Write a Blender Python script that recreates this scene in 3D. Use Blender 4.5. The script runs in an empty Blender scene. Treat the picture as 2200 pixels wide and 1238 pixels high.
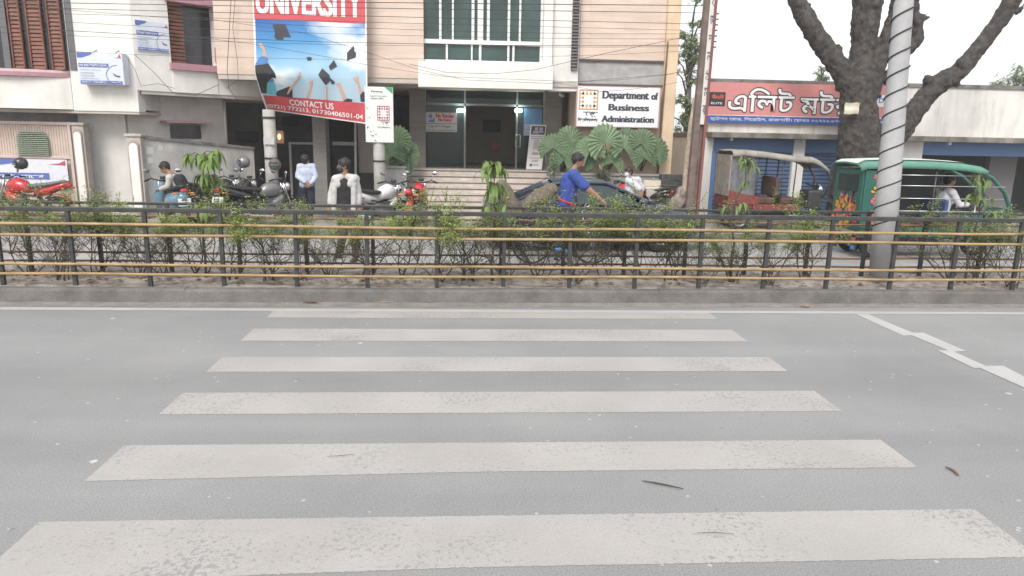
import bpy, math, random
from mathutils import Vector as V, Matrix
from math import sin, cos, pi, radians
R0 = random.Random(7)
SC = bpy.context.scene
COL = SC.collection
# ------------------------------------------------------------------ camera, sky, sun, exposure
CAM_H, FPX = 2.2, 1520.0
PITCH, YAW, ROLL = 0.21141, 0.06337, -0.01938
cp, sp, cy, sy, cr, sr = cos(PITCH), sin(PITCH), cos(YAW), sin(YAW), cos(ROLL), sin(ROLL)
FWD = V((sy*cp, cy*cp, -sp)); RGT0 = V((cy, -sy, 0)); DWN0 = FWD.cross(RGT0)
RGT = RGT0*cr + DWN0*sr; DWN = DWN0*cr - RGT0*sr
cam_d = bpy.data.cameras.new('camera'); cam = bpy.data.objects.new('camera', cam_d); COL.objects.link(cam)
cam.matrix_world = Matrix(((RGT.x, -DWN.x, -FWD.x, 0), (RGT.y, -DWN.y, -FWD.y, 0), (RGT.z, -DWN.z, -FWD.z, CAM_H), (0, 0, 0, 1)))
cam_d.sensor_width = 36; cam_d.lens = 36*FPX/2200; cam_d.clip_end = 3000; cam_d.clip_start = .05
SC.camera = cam
SUN_EL, SUN_AZ = radians(44), radians(200)      # azimuth clockwise from +Y
world = bpy.data.worlds.new('World'); SC.world = world; world.use_nodes = True
wn, wl = world.node_tree.nodes, world.node_tree.links
wn.clear()
sky = wn.new('ShaderNodeTexSky'); sky.sky_type = 'NISHITA'; sky.sun_disc = False
sky.sun_elevation = SUN_EL; sky.sun_rotation = SUN_AZ; sky.dust_density = 5; sky.air_density = 1.5
mixw = wn.new('ShaderNodeMixRGB'); mixw.inputs[0].default_value = .86; mixw.inputs[2].default_value = (7.3, 7.5, 7.75, 1)
bgw = wn.new('ShaderNodeBackground'); bgw.inputs[1].default_value = .11
outw = wn.new('ShaderNodeOutputWorld')
wl.new(sky.outputs[0], mixw.inputs[1]); wl.new(mixw.outputs[0], bgw.inputs[0]); wl.new(bgw.outputs[0], outw.inputs[0])
sun_d = bpy.data.lights.new('sun', 'SUN'); sun_d.energy = 1.7; sun_d.angle = radians(25); sun_d.color = (1, .96, .9)
sun = bpy.data.objects.new('sun', sun_d); COL.objects.link(sun)
sdir = V((sin(SUN_AZ)*cos(SUN_EL), cos(SUN_AZ)*cos(SUN_EL), sin(SUN_EL)))
sun.rotation_euler = sdir.to_track_quat('Z', 'Y').to_euler(); sun.location = (0, -20, 40)
SC.view_settings.view_transform = 'Standard'; SC.view_settings.look = 'None'; SC.view_settings.gamma = 1
SC.view_settings.exposure = 0.80
SC.cycles.max_bounces = 6; SC.cycles.diffuse_bounces = 4; SC.cycles.use_denoising = True
# ------------------------------------------------------------------ photo pixel -> place helpers
def ray(px, py): return RGT*((px-1100)/FPX) + DWN*((py-619)/FPX) + FWD
def W(px, py, Y):
    d = ray(px, py); return d*(Y/d.y) + V((0, 0, CAM_H))
def G(px, py, z=0.):
    d = ray(px, py); return d*((z-CAM_H)/d.z) + V((0, 0, CAM_H))
def hit(px, py, P, N):
    d = ray(px, py); o = V((0, 0, CAM_H)); return o + d*((V(P)-o).dot(N)/d.dot(N))
# ------------------------------------------------------------------ materials
MATS = {}
def mat(name, col, rough=.75, var=.12, scale=6., bump=0., metal=0., streak=0., dirt=None, fine=0., coat=0., emit=0., alpha=1., trans=0., bmap=None):
    if name in MATS: return MATS[name]
    m = bpy.data.materials.new(name); m.use_nodes = True; nt = m.node_tree; n, l = nt.nodes, nt.links
    b = n['Principled BSDF']; b.inputs['Roughness'].default_value = rough; b.inputs['Metallic'].default_value = metal
    if coat: b.inputs['Coat Weight'].default_value = coat
    tc = n.new('ShaderNodeTexCoord')
    c = (*col, 1)
    last = None
    def noise(sc, det=5, mp=None, rgh=.6):
        t = n.new('ShaderNodeTexNoise'); t.inputs['Scale'].default_value = sc; t.inputs['Detail'].default_value = det; t.inputs['Roughness'].default_value = rgh
        if mp:
            k = n.new('ShaderNodeMapping'); k.inputs['Scale'].default_value = mp; l.new(tc.outputs['Object'], k.inputs[0]); l.new(k.outputs[0], t.inputs['Vector'])
        else: l.new(tc.outputs['Object'], t.inputs['Vector'])
        return t
    def mix(fac, a, bb, mode='MIX'):
        x = n.new('ShaderNodeMixRGB'); x.blend_type = mode
        for i, s in ((0, fac), (1, a), (2, bb)):
            if hasattr(s, 'links'): l.new(s, x.inputs[i])
            elif i == 0: x.inputs[0].default_value = s
            else: x.inputs[i].default_value = s
        return x.outputs[0]
    def ramp(src, a, bb):
        r = n.new('ShaderNodeMapRange'); r.inputs[1].default_value = a; r.inputs[2].default_value = bb; l.new(src, r.inputs[0]); return r.outputs[0]
    if var:
        t = noise(scale)
        lo = tuple(max(0, x*(1-var*1.6)) for x in col)+(1,); hi = tuple(min(1, x*(1+var)) for x in col)+(1,)
        last = mix(ramp(t.outputs[0], .32, .68), lo, hi)
    else: last = None
    src = last if last is not None else c
    if fine:
        t2 = noise(scale*22, 3)
        src = mix(ramp(t2.outputs[0], .35, .65), mix(fine, src, (0, 0, 0, 1)), src)
    if streak:
        d = dirt or (.12, .11, .1)
        t3 = noise(1., 6, (5, 5, .55)); t4 = noise(1.3, 4)
        f = n.new('ShaderNodeMath'); f.operation = 'MULTIPLY'
        l.new(ramp(t3.outputs[0], .45, .75), f.inputs[0]); l.new(ramp(t4.outputs[0], .3, .7), f.inputs[1])
        f2 = n.new('ShaderNodeMath'); f2.operation = 'MULTIPLY'; f2.inputs[1].default_value = streak; l.new(f.outputs[0], f2.inputs[0])
        src = mix(f2.outputs[0], src, (*d, 1))
    if hasattr(src, 'links'): l.new(src, b.inputs['Base Color'])
    else: b.inputs['Base Color'].default_value = src
    if bump:
        bp = n.new('ShaderNodeBump'); bp.inputs['Strength'].default_value = bump; bp.inputs['Distance'].default_value = .06 if bmap else .02
        t5 = noise(1. if bmap else scale*4, 8, bmap, .7); l.new(t5.outputs[0], bp.inputs['Height']); l.new(bp.outputs[0], b.inputs['Normal'])
    if emit:
        b.inputs['Emission Color'].default_value = c; b.inputs['Emission Strength'].default_value = emit
    if trans: b.inputs['Transmission Weight'].default_value = trans
    if alpha < 1: b.inputs['Alpha'].default_value = alpha
    MATS[name] = m; return m
def flat(name, col, rough=.6, **k): return mat(name, col, rough, var=k.pop('var', .05), scale=k.pop('scale', 9), **k)

def road_mat():
    m = bpy.data.materials.new('asphalt'); m.use_nodes = True; n, l = m.node_tree.nodes, m.node_tree.links
    b = n['Principled BSDF']; b.inputs['Roughness'].default_value = .82
    tc = n.new('ShaderNodeTexCoord')
    def nz(s, d=6, r=.6, mp=None):
        t = n.new('ShaderNodeTexNoise'); t.inputs['Scale'].default_value = s; t.inputs['Detail'].default_value = d; t.inputs['Roughness'].default_value = r
        if mp:
            k = n.new('ShaderNodeMapping'); k.inputs['Scale'].default_value = mp; l.new(tc.outputs['Object'], k.inputs[0]); l.new(k.outputs[0], t.inputs['Vector'])
        else: l.new(tc.outputs['Object'], t.inputs['Vector'])
        return t.outputs[0]
    def ramp(s, stops):
        r = n.new('ShaderNodeValToRGB'); e = r.color_ramp.elements
        while len(e) < len(stops): e.new(.5)
        for q, (p, c) in zip(e, stops): q.position = p; q.color = (c, c, c, 1) if not isinstance(c, tuple) else (*c, 1)
        l.new(s, r.inputs[0]); return r.outputs[0]
    def mx(f, a, c, mode='MIX'):
        x = n.new('ShaderNodeMixRGB'); x.blend_type = mode
        for i, s in ((0, f), (1, a), (2, c)):
            if hasattr(s, 'links'): l.new(s, x.inputs[i])
            else: x.inputs[i].default_value = s
        return x.outputs[0]
    base = ramp(nz(.55, 5), [(.28, (.205, .206, .209)), (.72, (.262, .260, .257))])
    band = ramp(nz(1., 4, .5, (.06, .9, 1)), [(.32, .86), (.66, 1.07)])
    base = mx(1., base, band, 'MULTIPLY')
    grit = ramp(nz(95, 3, .7), [(.25, .55), (.5, 1.), (.78, 1.42)])
    base = mx(1., base, grit, 'MULTIPLY')
    vo = n.new('ShaderNodeTexVoronoi'); vo.inputs['Scale'].default_value = 1.7; l.new(tc.outputs['Object'], vo.inputs['Vector'])
    jit = n.new('ShaderNodeMath'); jit.operation = 'ADD'; l.new(vo.outputs['Distance'], jit.inputs[0])
    sub = n.new('ShaderNodeMath'); sub.operation = 'MULTIPLY'; sub.inputs[1].default_value = .09; l.new(nz(40, 3), sub.inputs[0]); l.new(sub.outputs[0], jit.inputs[1])
    spot = ramp(jit.outputs[0], [(.082, 1.), (.092, 0.)])
    base = mx(spot, base, (.46, .46, .45, 1))
    v2 = n.new('ShaderNodeTexVoronoi'); v2.inputs['Scale'].default_value = 5.1; l.new(tc.outputs['Object'], v2.inputs['Vector'])
    sp2 = ramp(v2.outputs['Distance'], [(.055, .8), (.07, 0.)]); base = mx(sp2, base, (.42, .42, .415, 1))
    v3 = n.new('ShaderNodeTexVoronoi'); v3.inputs['Scale'].default_value = 3.3; l.new(tc.outputs['Object'], v3.inputs['Vector'])
    sp3 = ramp(v3.outputs['Distance'], [(.04, .7), (.06, 0.)]); base = mx(sp3, base, (.16, .158, .155, 1))
    l.new(base, b.inputs['Base Color'])
    bp = n.new('ShaderNodeBump'); bp.inputs['Strength'].default_value = .35; bp.inputs['Distance'].default_value = .006
    l.new(nz(120, 4, .7), bp.inputs['Height']); l.new(bp.outputs[0], b.inputs['Normal'])
    return m
def paint_mat(name, col, wear):
    m = bpy.data.materials.new(name); m.use_nodes = True; n, l = m.node_tree.nodes, m.node_tree.links
    b = n['Principled BSDF']; b.inputs['Roughness'].default_value = .75
    tc = n.new('ShaderNodeTexCoord')
    def nz(s, d, r, mp=None):
        t = n.new('ShaderNodeTexNoise'); t.inputs['Scale'].default_value = s; t.inputs['Detail'].default_value = d; t.inputs['Roughness'].default_value = r
        if mp:
            k = n.new('ShaderNodeMapping'); k.inputs['Scale'].default_value = mp; l.new(tc.outputs['Object'], k.inputs[0]); l.new(k.outputs[0], t.inputs['Vector'])
        else: l.new(tc.outputs['Object'], t.inputs['Vector'])
        return t.outputs[0]
    def rg(s, a, c, lo=0., hi=1.):
        r = n.new('ShaderNodeMapRange'); r.inputs[1].default_value = a; r.inputs[2].default_value = c; r.inputs[3].default_value = lo; r.inputs[4].default_value = hi; l.new(s, r.inputs[0]); return r.outputs[0]
    def mx(f, a, c, mode='MIX'):
        x = n.new('ShaderNodeMixRGB'); x.blend_type = mode
        for i, s in ((0, f), (1, a), (2, c)):
            if hasattr(s, 'links'): l.new(s, x.inputs[i])
            else: x.inputs[i].default_value = s
        return x.outputs[0]
    tone = mx(rg(nz(1.2, 4, .5), .35, .65), (*[x*.93 for x in col], 1), (*[min(1, x*1.05) for x in col], 1))
    fine = rg(nz(70, 3, .7), .3, .7, .88, 1.06)
    fm = n.new('ShaderNodeCombineXYZ')
    for i in range(3): l.new(fine, fm.inputs[i])
    tone = mx(1., tone, fm.outputs[0], 'MULTIPLY')
    a = n.new('ShaderNodeMath'); a.operation = 'ADD'; l.new(nz(30, 6, .75), a.inputs[0]); l.new(rg(nz(1.1, 3, .5), .3, .7, -.10, .10), a.inputs[1])
    chips = rg(a.outputs[0], wear, wear+.05)
    tone = mx(chips, tone, (.235, .232, .228, 1))
    scuff = rg(nz(1., 6, .65, (2., 14, 1)), .56, .75, 0, .55); tone = mx(scuff, tone, (.29, .286, .28, 1))
    l.new(tone, b.inputs['Base Color'])
    return m
def leaf_mat(name, a, bcol, rough=.5):
    m = bpy.data.materials.new(name); m.use_nodes = True; n, l = m.node_tree.nodes, m.node_tree.links
    b = n['Principled BSDF']; b.inputs['Roughness'].default_value = rough
    tc = n.new('ShaderNodeTexCoord'); oi = n.new('ShaderNodeObjectInfo')
    t = n.new('ShaderNodeTexNoise'); t.inputs['Scale'].default_value = 9; t.inputs['Detail'].default_value = 3; l.new(tc.outputs['Object'], t.inputs['Vector'])
    g = n.new('ShaderNodeNewGeometry')
    ad = n.new('ShaderNodeMath'); ad.operation = 'MULTIPLY_ADD'; ad.inputs[1].default_value = .45; l.new(g.outputs['Random Per Island'], ad.inputs[0]); 
    mr = n.new('ShaderNodeMapRange'); mr.inputs[1].default_value = .3; mr.inputs[2].default_value = .7; mr.inputs[4].default_value = .6; l.new(t.outputs[0], mr.inputs[0]); l.new(mr.outputs[0], ad.inputs[2])
    x = n.new('ShaderNodeMixRGB'); x.inputs[1].default_value = (*a, 1); x.inputs[2].default_value = (*bcol, 1); l.new(ad.outputs[0], x.inputs[0])
    hs = n.new('ShaderNodeHueSaturation'); l.new(x.outputs[0], hs.inputs['Color'])
    m2 = n.new('ShaderNodeMapRange'); m2.inputs[3].default_value = .85; m2.inputs[4].default_value = 1.15; l.new(oi.outputs['Random'], m2.inputs[0]); l.new(m2.outputs[0], hs.inputs['Value'])
    tr = n.new('ShaderNodeBsdfTranslucent'); l.new(hs.outputs[0], tr.inputs[0]); l.new(hs.outputs[0], b.inputs['Base Color'])
    ms = n.new('ShaderNodeMixShader'); ms.inputs[0].default_value = .3
    l.new(b.outputs[0], ms.inputs[1]); l.new(tr.outputs[0], ms.inputs[2]); l.new(ms.outputs[0], n['Material Output'].inputs[0])
    return m
# ------------------------------------------------------------------ mesh builder
class MB:
    def __init__(s): s.v, s.f = [], []
    def add(s, vs, fs):
        o = len(s.v); s.v += [V(q) for q in vs]; s.f += [tuple(i+o for i in f) for f in fs]; return s
    def box(s, x0, x1, y0, y1, z0, z1):
        return s.add([(x0,y0,z0),(x1,y0,z0),(x1,y1,z0),(x0,y1,z0),(x0,y0,z1),(x1,y0,z1),(x1,y1,z1),(x0,y1,z1)],
                     [(0,3,2,1),(4,5,6,7),(0,1,5,4),(1,2,6,5),(2,3,7,6),(3,0,4,7)])
    def cbox(s, c, d): return s.box(c[0]-d[0]/2, c[0]+d[0]/2, c[1]-d[1]/2, c[1]+d[1]/2, c[2]-d[2]/2, c[2]+d[2]/2)
    def bar(s, a, b, w, h=None, up=(0,0,1)):
        a, b = V(a), V(b); h = h or w; d = (b-a).normalized(); u = V(up)
        if abs(d.dot(u)) > .98: u = V((0, 1, 0))
        r = d.cross(u).normalized()*w/2; q = r.cross(d).normalized()*h/2
        return s.add([a-r-q, a+r-q, a+r+q, a-r+q, b-r-q, b+r-q, b+r+q, b-r+q], [(0,3,2,1),(4,5,6,7),(0,1,5,4),(1,2,6,5),(2,3,7,6),(3,0,4,7)])
    def tube(s, pts, rad, n=8, cap=True, flat=1., rot=0.):
        pts = [V(p) for p in pts]; m = len(pts); rad = rad if isinstance(rad, (list, tuple)) else [rad]*m
        rings = []; u = None
        for i, p in enumerate(pts):
            d = (pts[min(i+1, m-1)]-pts[max(i-1, 0)]).normalized()
            if u is None: u = d.orthogonal().normalized() if abs(d.z) > .95 else d.cross(V((0, 0, 1))).normalized()
            else: u = (u - d*u.dot(d)).normalized()
            w = d.cross(u)
            rings.append([p + (u*cos(2*pi*k/n+rot) + w*sin(2*pi*k/n+rot)*flat)*rad[i] for k in range(n)])
        vs = [q for r in rings for q in r]; fs = []
        for i in range(m-1):
            for k in range(n): a = i*n+k; b = i*n+(k+1)%n; fs.append((a, b, b+n, a+n))
        if cap: fs += [tuple(range(n-1, -1, -1)), tuple((m-1)*n+k for k in range(n))]
        return s.add(vs, fs)
    def caps(s, a, b, ra, rb, n=10):
        a, b = V(a), V(b); L = (b-a).length
        if L < 1e-6: return s.ell(a, (ra, ra, ra))
        d = (b-a)/L; pts, rr = [], []
        for k in range(4): t = pi/2*k/4; pts.append(a-d*ra*cos(t)); rr.append(max(ra*sin(t), .0006))
        pts.append(a); rr.append(ra); pts.append(b); rr.append(rb)
        for k in range(1, 5): t = pi/2*k/4; pts.append(b+d*rb*sin(t)); rr.append(max(rb*cos(t), .0006))
        return s.tube(pts, rr, n)
    def chain(s, pts, rr, n=10):
        for i in range(len(pts)-1): s.caps(pts[i], pts[i+1], rr[i], rr[i+1], n)
        return s
    def ell(s, c, r, nu=14, nv=9, M=None):
        c = V(c); vs = []
        for j in range(nv+1):
            t = pi*j/nv
            for i in range(nu):
                p = V((r[0]*sin(t)*cos(2*pi*i/nu), r[1]*sin(t)*sin(2*pi*i/nu), r[2]*cos(t)))
                vs.append(c + (M @ p if M else p))
        fs = [(j*nu+i, (j+1)*nu+i, (j+1)*nu+(i+1)%nu, j*nu+(i+1)%nu) for j in range(nv) for i in range(nu)]
        return s.add(vs, fs)
    def prism(s, poly, d):      # planar polygon extruded along vector d
        poly = [V(p) for p in poly]; d = V(d); n = len(poly)
        return s.add(poly + [p+d for p in poly], [tuple(range(n-1, -1, -1)), tuple(range(n, 2*n))] + [(i, (i+1)%n, (i+1)%n+n, i+n) for i in range(n)])
    def loft(s, secs, cap=True, closed=True):
        n = len(secs[0]); vs = [p for q in secs for p in q]; fs = []
        for i in range(len(secs)-1):
            for k in range(n if closed else n-1): a = i*n+k; b = i*n+(k+1)%n; fs.append((a, b, b+n, a+n))
        if cap: fs += [tuple(range(n-1, -1, -1)), tuple((len(secs)-1)*n+k for k in range(n))]
        return s.add(vs, fs)
    def lathe(s, prof, c=(0,0,0), n=20, axis='z'):
        vs = []
        for r, h in prof:
            for k in range(n):
                a = 2*pi*k/n; p = (r*cos(a), r*sin(a), h)
                if axis == 'y': p = (p[0], p[2], p[1])
                if axis == 'x': p = (p[2], p[0], p[1])
                vs.append(V(p)+V(c))
        fs = [(i*n+k, i*n+(k+1)%n, (i+1)*n+(k+1)%n, (i+1)*n+k) for i in range(len(prof)-1) for k in range(n)]
        return s.add(vs, fs)
    def xf(s, M): s.v = [M @ q for q in s.v]; return s
    def mesh(s, name, smooth=False, recalc=True):
        me = bpy.data.meshes.new(name); me.from_pydata([tuple(q) for q in s.v], [], s.f); me.validate()
        if recalc:
            import bmesh
            bm = bmesh.new(); bm.from_mesh(me); bmesh.ops.recalc_face_normals(bm, faces=bm.faces); bm.to_mesh(me); bm.free()
        if smooth: me.polygons.foreach_set('use_smooth', [True]*len(me.polygons))
        return me
    def build(s, name, m, parent=None, smooth=False, label=None, world=False, bevel=0, recalc=True):
        if world and parent is not None:
            Mi = (Matrix.Translation(parent.location) @ parent.rotation_euler.to_matrix().to_4x4()).inverted()
            pp = parent.parent
            while pp is not None:
                Mi = Mi @ (Matrix.Translation(pp.location) @ pp.rotation_euler.to_matrix().to_4x4()).inverted(); pp = pp.parent
            s.xf(Mi)
        me = s.mesh(name, smooth, recalc); me.materials.append(m)
        return link(name, me, parent, label, bevel)
def link(name, me, parent=None, label=None, bevel=0):
    o = bpy.data.objects.new(name, me); COL.objects.link(o)
    if parent is not None: o.parent = parent
    if label: o['label'] = label
    if bevel:
        bv = o.modifiers.new('bevel', 'BEVEL'); bv.width = bevel; bv.segments = 2; bv.limit_method = 'ANGLE'; bv.angle_limit = radians(40)
    return o
def tag(o, label, cat, group=None):
    o['label'] = label; o['category'] = cat
    if group: o['group'] = group
    return o
def thing(name, label, cat, loc=(0,0,0), rz=0., group=None):
    o = bpy.data.objects.new(name, None); COL.objects.link(o); o.location = loc; o.rotation_euler = (0, 0, rz); o.empty_display_size = .2
    return tag(o, label, cat, group)
def stc(o): o['kind'] = 'structure'; return o
def copy_tree(o, parent=None):
    c = o.copy(); COL.objects.link(c)
    if parent is not None: c.parent = parent
    for ch in list(o.children): copy_tree(ch, c)
    return c
def baked(mb, name, voxel, m, smooth=3, noise=0., nscale=.2, seed=0, parent=None, label=None):
    """fuse the pieces of mb into one continuous surface"""
    me = mb.mesh(name); o = bpy.data.objects.new(name, me); COL.objects.link(o)
    r = o.modifiers.new('r', 'REMESH'); r.mode = 'VOXEL'; r.voxel_size = voxel
    if smooth: k = o.modifiers.new('s', 'SMOOTH'); k.factor = .5; k.iterations = smooth
    if noise:
        t = bpy.data.textures.new(name, 'CLOUDS'); t.noise_scale = nscale; t.noise_depth = 3
        d = o.modifiers.new('d', 'DISPLACE'); d.texture = t; d.strength = noise; d.mid_level = .5; d.texture_coords = 'LOCAL'
    dg = bpy.context.evaluated_depsgraph_get(); dg.update()
    out = bpy.data.meshes.new_from_object(o.evaluated_get(dg)); out.name = name
    bpy.data.objects.remove(o)
    out.materials.clear(); out.materials.append(m); out.polygons.foreach_set('use_smooth', [True]*len(out.polygons))
    return link(name, out, parent, label)
# ------------------------------------------------------------------ lettering and flat prints
TXT = {}
def glyphs(s, bold=0., space=1.):
    k = (s, bold, space)
    if k not in TXT:
        c = bpy.data.curves.new('t', 'FONT'); c.body = s; c.offset = bold; c.space_character = space; c.resolution_u = 4
        o = bpy.data.objects.new('t', c); COL.objects.link(o)
        dg = bpy.context.evaluated_depsgraph_get(); dg.update()
        me = bpy.data.meshes.new_from_object(o.evaluated_get(dg))
        TXT[k] = ([(q.co.x, q.co.y) for q in me.vertices], [tuple(p.vertices) for p in me.polygons])
        bpy.data.objects.remove(o); bpy.data.curves.remove(c); bpy.data.meshes.remove(me)
    return TXT[k]
def text(mb, s, box, F, d, bold=.012, space=1., heavy=0):
    vs, fs = glyphs(s, bold, space)
    if not vs: return mb
    x0 = min(p[0] for p in vs); x1 = max(p[0] for p in vs); y0 = min(p[1] for p in vs); y1 = max(p[1] for p in vs)
    u0, v0, u1, v1 = box
    for q in range(1 if heavy == 0 else 3):
        sh = heavy*(q-1)*(0 if heavy == 0 else 1)
        mb.add([F(u0+(x-x0)/(x1-x0)*(u1-u0)+sh, v0+(y-y0)/(y1-y0)*(v1-v0), d+.0005*q) for x, y in vs], fs)
    return mb
def poly(mb, pts, F, d): return mb.add([F(u, v, d) for u, v in pts], [tuple(range(len(pts)))])
def rect(mb, u0, v0, u1, v1, F, d): return poly(mb, [(u0,v0),(u1,v0),(u1,v1),(u0,v1)], F, d)
def frame_fn(O, U, Vv, N):      # u, v in 0..1 over the sheet, d metres in front
    O, U, Vv, N = V(O), V(U), V(Vv), V(N).normalized()
    return lambda u, v, d: O + U*u + Vv*v + N*d
def facade_fn(tl, br, Y):        # upright rectangle facing the road at depth Y from two photo corners
    a, b = W(*tl, Y), W(*br, Y)
    return frame_fn((a.x, Y, b.z), (b.x-a.x, 0, 0), (0, 0, a.z-b.z), (0, -1, 0)), b.x-a.x, a.z-b.z, V((a.x, Y, b.z))

# common materials
M_ASPH = road_mat()
M_ZEB = paint_mat('worn_zebra_paint', (.355, .336, .32), .575)
M_LINE = paint_mat('worn_line_paint', (.41, .40, .39), .66)
M_KERB = mat('kerb_concrete', (.17, .16, .15), .9, .22, 2.5, .3, streak=.5, dirt=(.1, .09, .085), fine=.25)
M_SOIL = mat('dry_soil', (.40, .355, .32), .95, .28, 5, .8, fine=.35)
M_DUST = mat('roadside_dust', (.255, .235, .22), .95, .15, 4, .4, fine=.35)
M_PAVE = mat('forecourt_concrete', (.33, .31, .29), .9, .2, 1.5, .3, fine=.2)
M_BLACKIRON = mat('dark_painted_iron', (.044, .044, .042), .5, .25, 8)
M_YELPIPE = mat('yellow_painted_pipe', (.37, .25, .12), .6, .22, 3, streak=.5, dirt=(.24, .15, .09))
M_RUSTPIPE = mat('rusty_back_pipe', (.22, .11, .06), .6, .25, 7)
M_BLACK = flat('black_plastic', (.02, .02, .022), .5)
M_RUB = flat('rubber', (.018, .018, .018), .85)
M_CHROME = flat('chrome', (.6, .6, .62), .2, metal=1.)
M_STEEL = flat('grey_steel', (.22, .23, .24), .45, metal=.7)
M_WHITE = flat('white_paint', (.78, .78, .77), .5)
M_INK = flat('black_ink', (.05, .05, .065), .6, var=0)
M_RED = flat('red_paint', (.5, .03, .03), .35)
M_GLASSD = mat('dark_glass', (.03, .045, .045), .08, 0)
M_BARK = mat('shrub_bark', (.085, .068, .055), .9, .3, 20)
# ================================================================== SETTING
gr = MB(); gr.add([(-600, -400, -.03), (600, -400, -.03), (600, 900, -.03), (-600, 900, -.03)], [(0, 1, 2, 3)]); stc(gr.build('ground', M_SOIL))
rd = MB(); rd.add([(-160, -6, 0), (160, -6, 0), (160, 15.6, 0), (-160, 15.6, 0)], [(0, 1, 2, 3)]); stc(rd.build('road', M_ASPH))
np_ = MB(); np_.box(-160, 160, -14, -1.2, -.02, .14); stc(np_.build('near_pavement', M_PAVE))
XL, XR = -2.43, 3.13
ZE = [(3.30, 3.81), (4.37, 4.83), (5.40, 5.88), (6.43, 6.88), (7.45, 7.94), (8.44, 8.80)]
for i, (a, b) in enumerate(ZE):
    z = MB(); rnd = random.Random(i)
    n = 420; top = []; bot = []
    for k in range(n+1):
        x = XL + (XR-XL)*k/n; t = .02*(x-.3)
        top.append((x, b + (rnd.uniform(-.004, .004)), .002)); bot.append((x, a + rnd.uniform(-.004, .004) - (.03*max(0, -x) if i < 2 else 0), .002))
    z.add(bot+top, [(k, k+1, n+2+k, n+1+k) for k in range(n)])
    stc(z.build('zebra_stripe', M_ZEB))
def strip(name, pts, m, z=.003): return stc(MB().add([G(*p, z) for p in pts], [tuple(range(len(pts)))]).build(name, m))
a, b = G(0, 660, .003), G(2200, 671, .003); dirx = (b-a).normalized()
e0, e1 = a - dirx*60, b + dirx*60
stc(MB().add([e0+V((0, -.13, 0)), e1+V((0, -.13, 0)), e1, e0], [(0, 1, 2, 3)]).build('edge_line', M_LINE))
for k, q in enumerate(([(1475,69),(1530,70),(1745,160),(1682,163)], [(1690,150),(1768,150),(1952,229),(1890,232)], [(1828,226),(1885,225),(2052,300),(1985,302)], [(1990,292),(2112,292),(2440,462),(2380,466)])):
    strip('diagonal_line', [(1100+x/2, 640+y/2) for x, y in q][::-1], M_LINE, .003+.0006*k)
fr_ = MB(); nx = 80; fr_.add([(-80+160*i/nx, y, .004) for y in (10.9, 15.6) for i in range(nx+1)], [(i, i+1, nx+2+i, nx+1+i) for i in range(nx)]); stc(fr_.build('far_road', mat('dusty_far_asphalt', (.36, .35, .34), .9, .14, .8, .2, fine=.3)))
# far carriageway lines
for y, w in ((11.35, .12), (14.75, .12)): stc(MB().box(-90, 90, y, y+w, .0045, .008).build('far_edge_line', M_LINE))
# median: kerb, soil, dust verge
def my(x): return 9.19 + .012*x
MED = stc(bpy.data.objects.new('median_kerb', None)); COL.objects.link(MED); MED['kind'] = 'structure'
kb = MB(); x = -30.; rk = random.Random(3)
while x < 30:
    L = rk.uniform(1.15, 1.35); j = rk.uniform(-.003, .003); h = .185 + rk.uniform(-.004, .004)
    a, b = x+.0005, x+L-.0005
    prof = lambda X: [V((X, my(X)+j, 0)), V((X, my(X)+j+.03, h-.03)), V((X, my(X)+j+.055, h)), V((X, my(X)+j+.17, h)), V((X, my(X)+j+.17, 0))]
    kb.loft([prof(a), prof(b)]); x += L
kb.build('kerbstone_row', M_KERB, MED)
kb = MB(); kb.add([(-60, 10.75, 0), (60, 10.9, 0), (60, 10.95, .17), (-60, 10.8, .17), (60, 11.07, .17), (-60, 10.92, .17), (60, 11.07, 0), (-60, 10.92, 0)], [(0, 1, 2, 3), (3, 2, 4, 5), (5, 4, 6, 7)]); stc(kb.build('far_median_kerb', M_KERB))
so = MB(); nx, ny = 170, 9; rs = random.Random(5); vs = []
for j in range(ny+1):
    for i in range(nx+1):
        X = -17+34*i/nx; y = my(X)+.15 + (10.84-my(X)-.15)*j/ny
        vs.append((X, y, .165 + .012*sin(X*2.1+j) + rs.uniform(-.01, .012) + (.02 if 2 < j < 7 else 0)))
so.add(vs, [(j*(nx+1)+i, j*(nx+1)+i+1, (j+1)*(nx+1)+i+1, (j+1)*(nx+1)+i) for j in range(ny) for i in range(nx)]); stc(so.build('median_soil', M_SOIL, smooth=True))
du = MB(); n = 240; rs = random.Random(8); lo = []; hi = []
for i in range(n+1):
    X = -20+40*i/n; lo.append((X, my(X)-.17+rs.uniform(-.035, .03), .002)); hi.append((X, my(X)+.01, .014+rs.uniform(0, .012)))
du.add(lo+hi, [(i, i+1, n+2+i, n+1+i) for i in range(n)]); stc(du.build('dust_verge', M_DUST, smooth=True))
# far pavement
KF = 15.42
fk = MB(); fk.box(-60, 60, KF, KF+.16, 0, .14); stc(fk.build('far_kerb', M_KERB))
fp = MB(); fp.box(-60, 60, KF+.16, 60, -.05, .12); stc(fp.build('forecourt', M_PAVE))
du = MB(); rs = random.Random(9); lo = []; hi = []
for i in range(n+1):
    X = -30+60*i/n; hi.append((X, KF+.01, .01)); lo.append((X, KF-.3+rs.uniform(-.12, .08), .003))
du.add(lo+hi, [(i, i+1, n+2+i, n+1+i) for i in range(n)]); stc(du.build('far_dust_verge', M_DUST))

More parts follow.
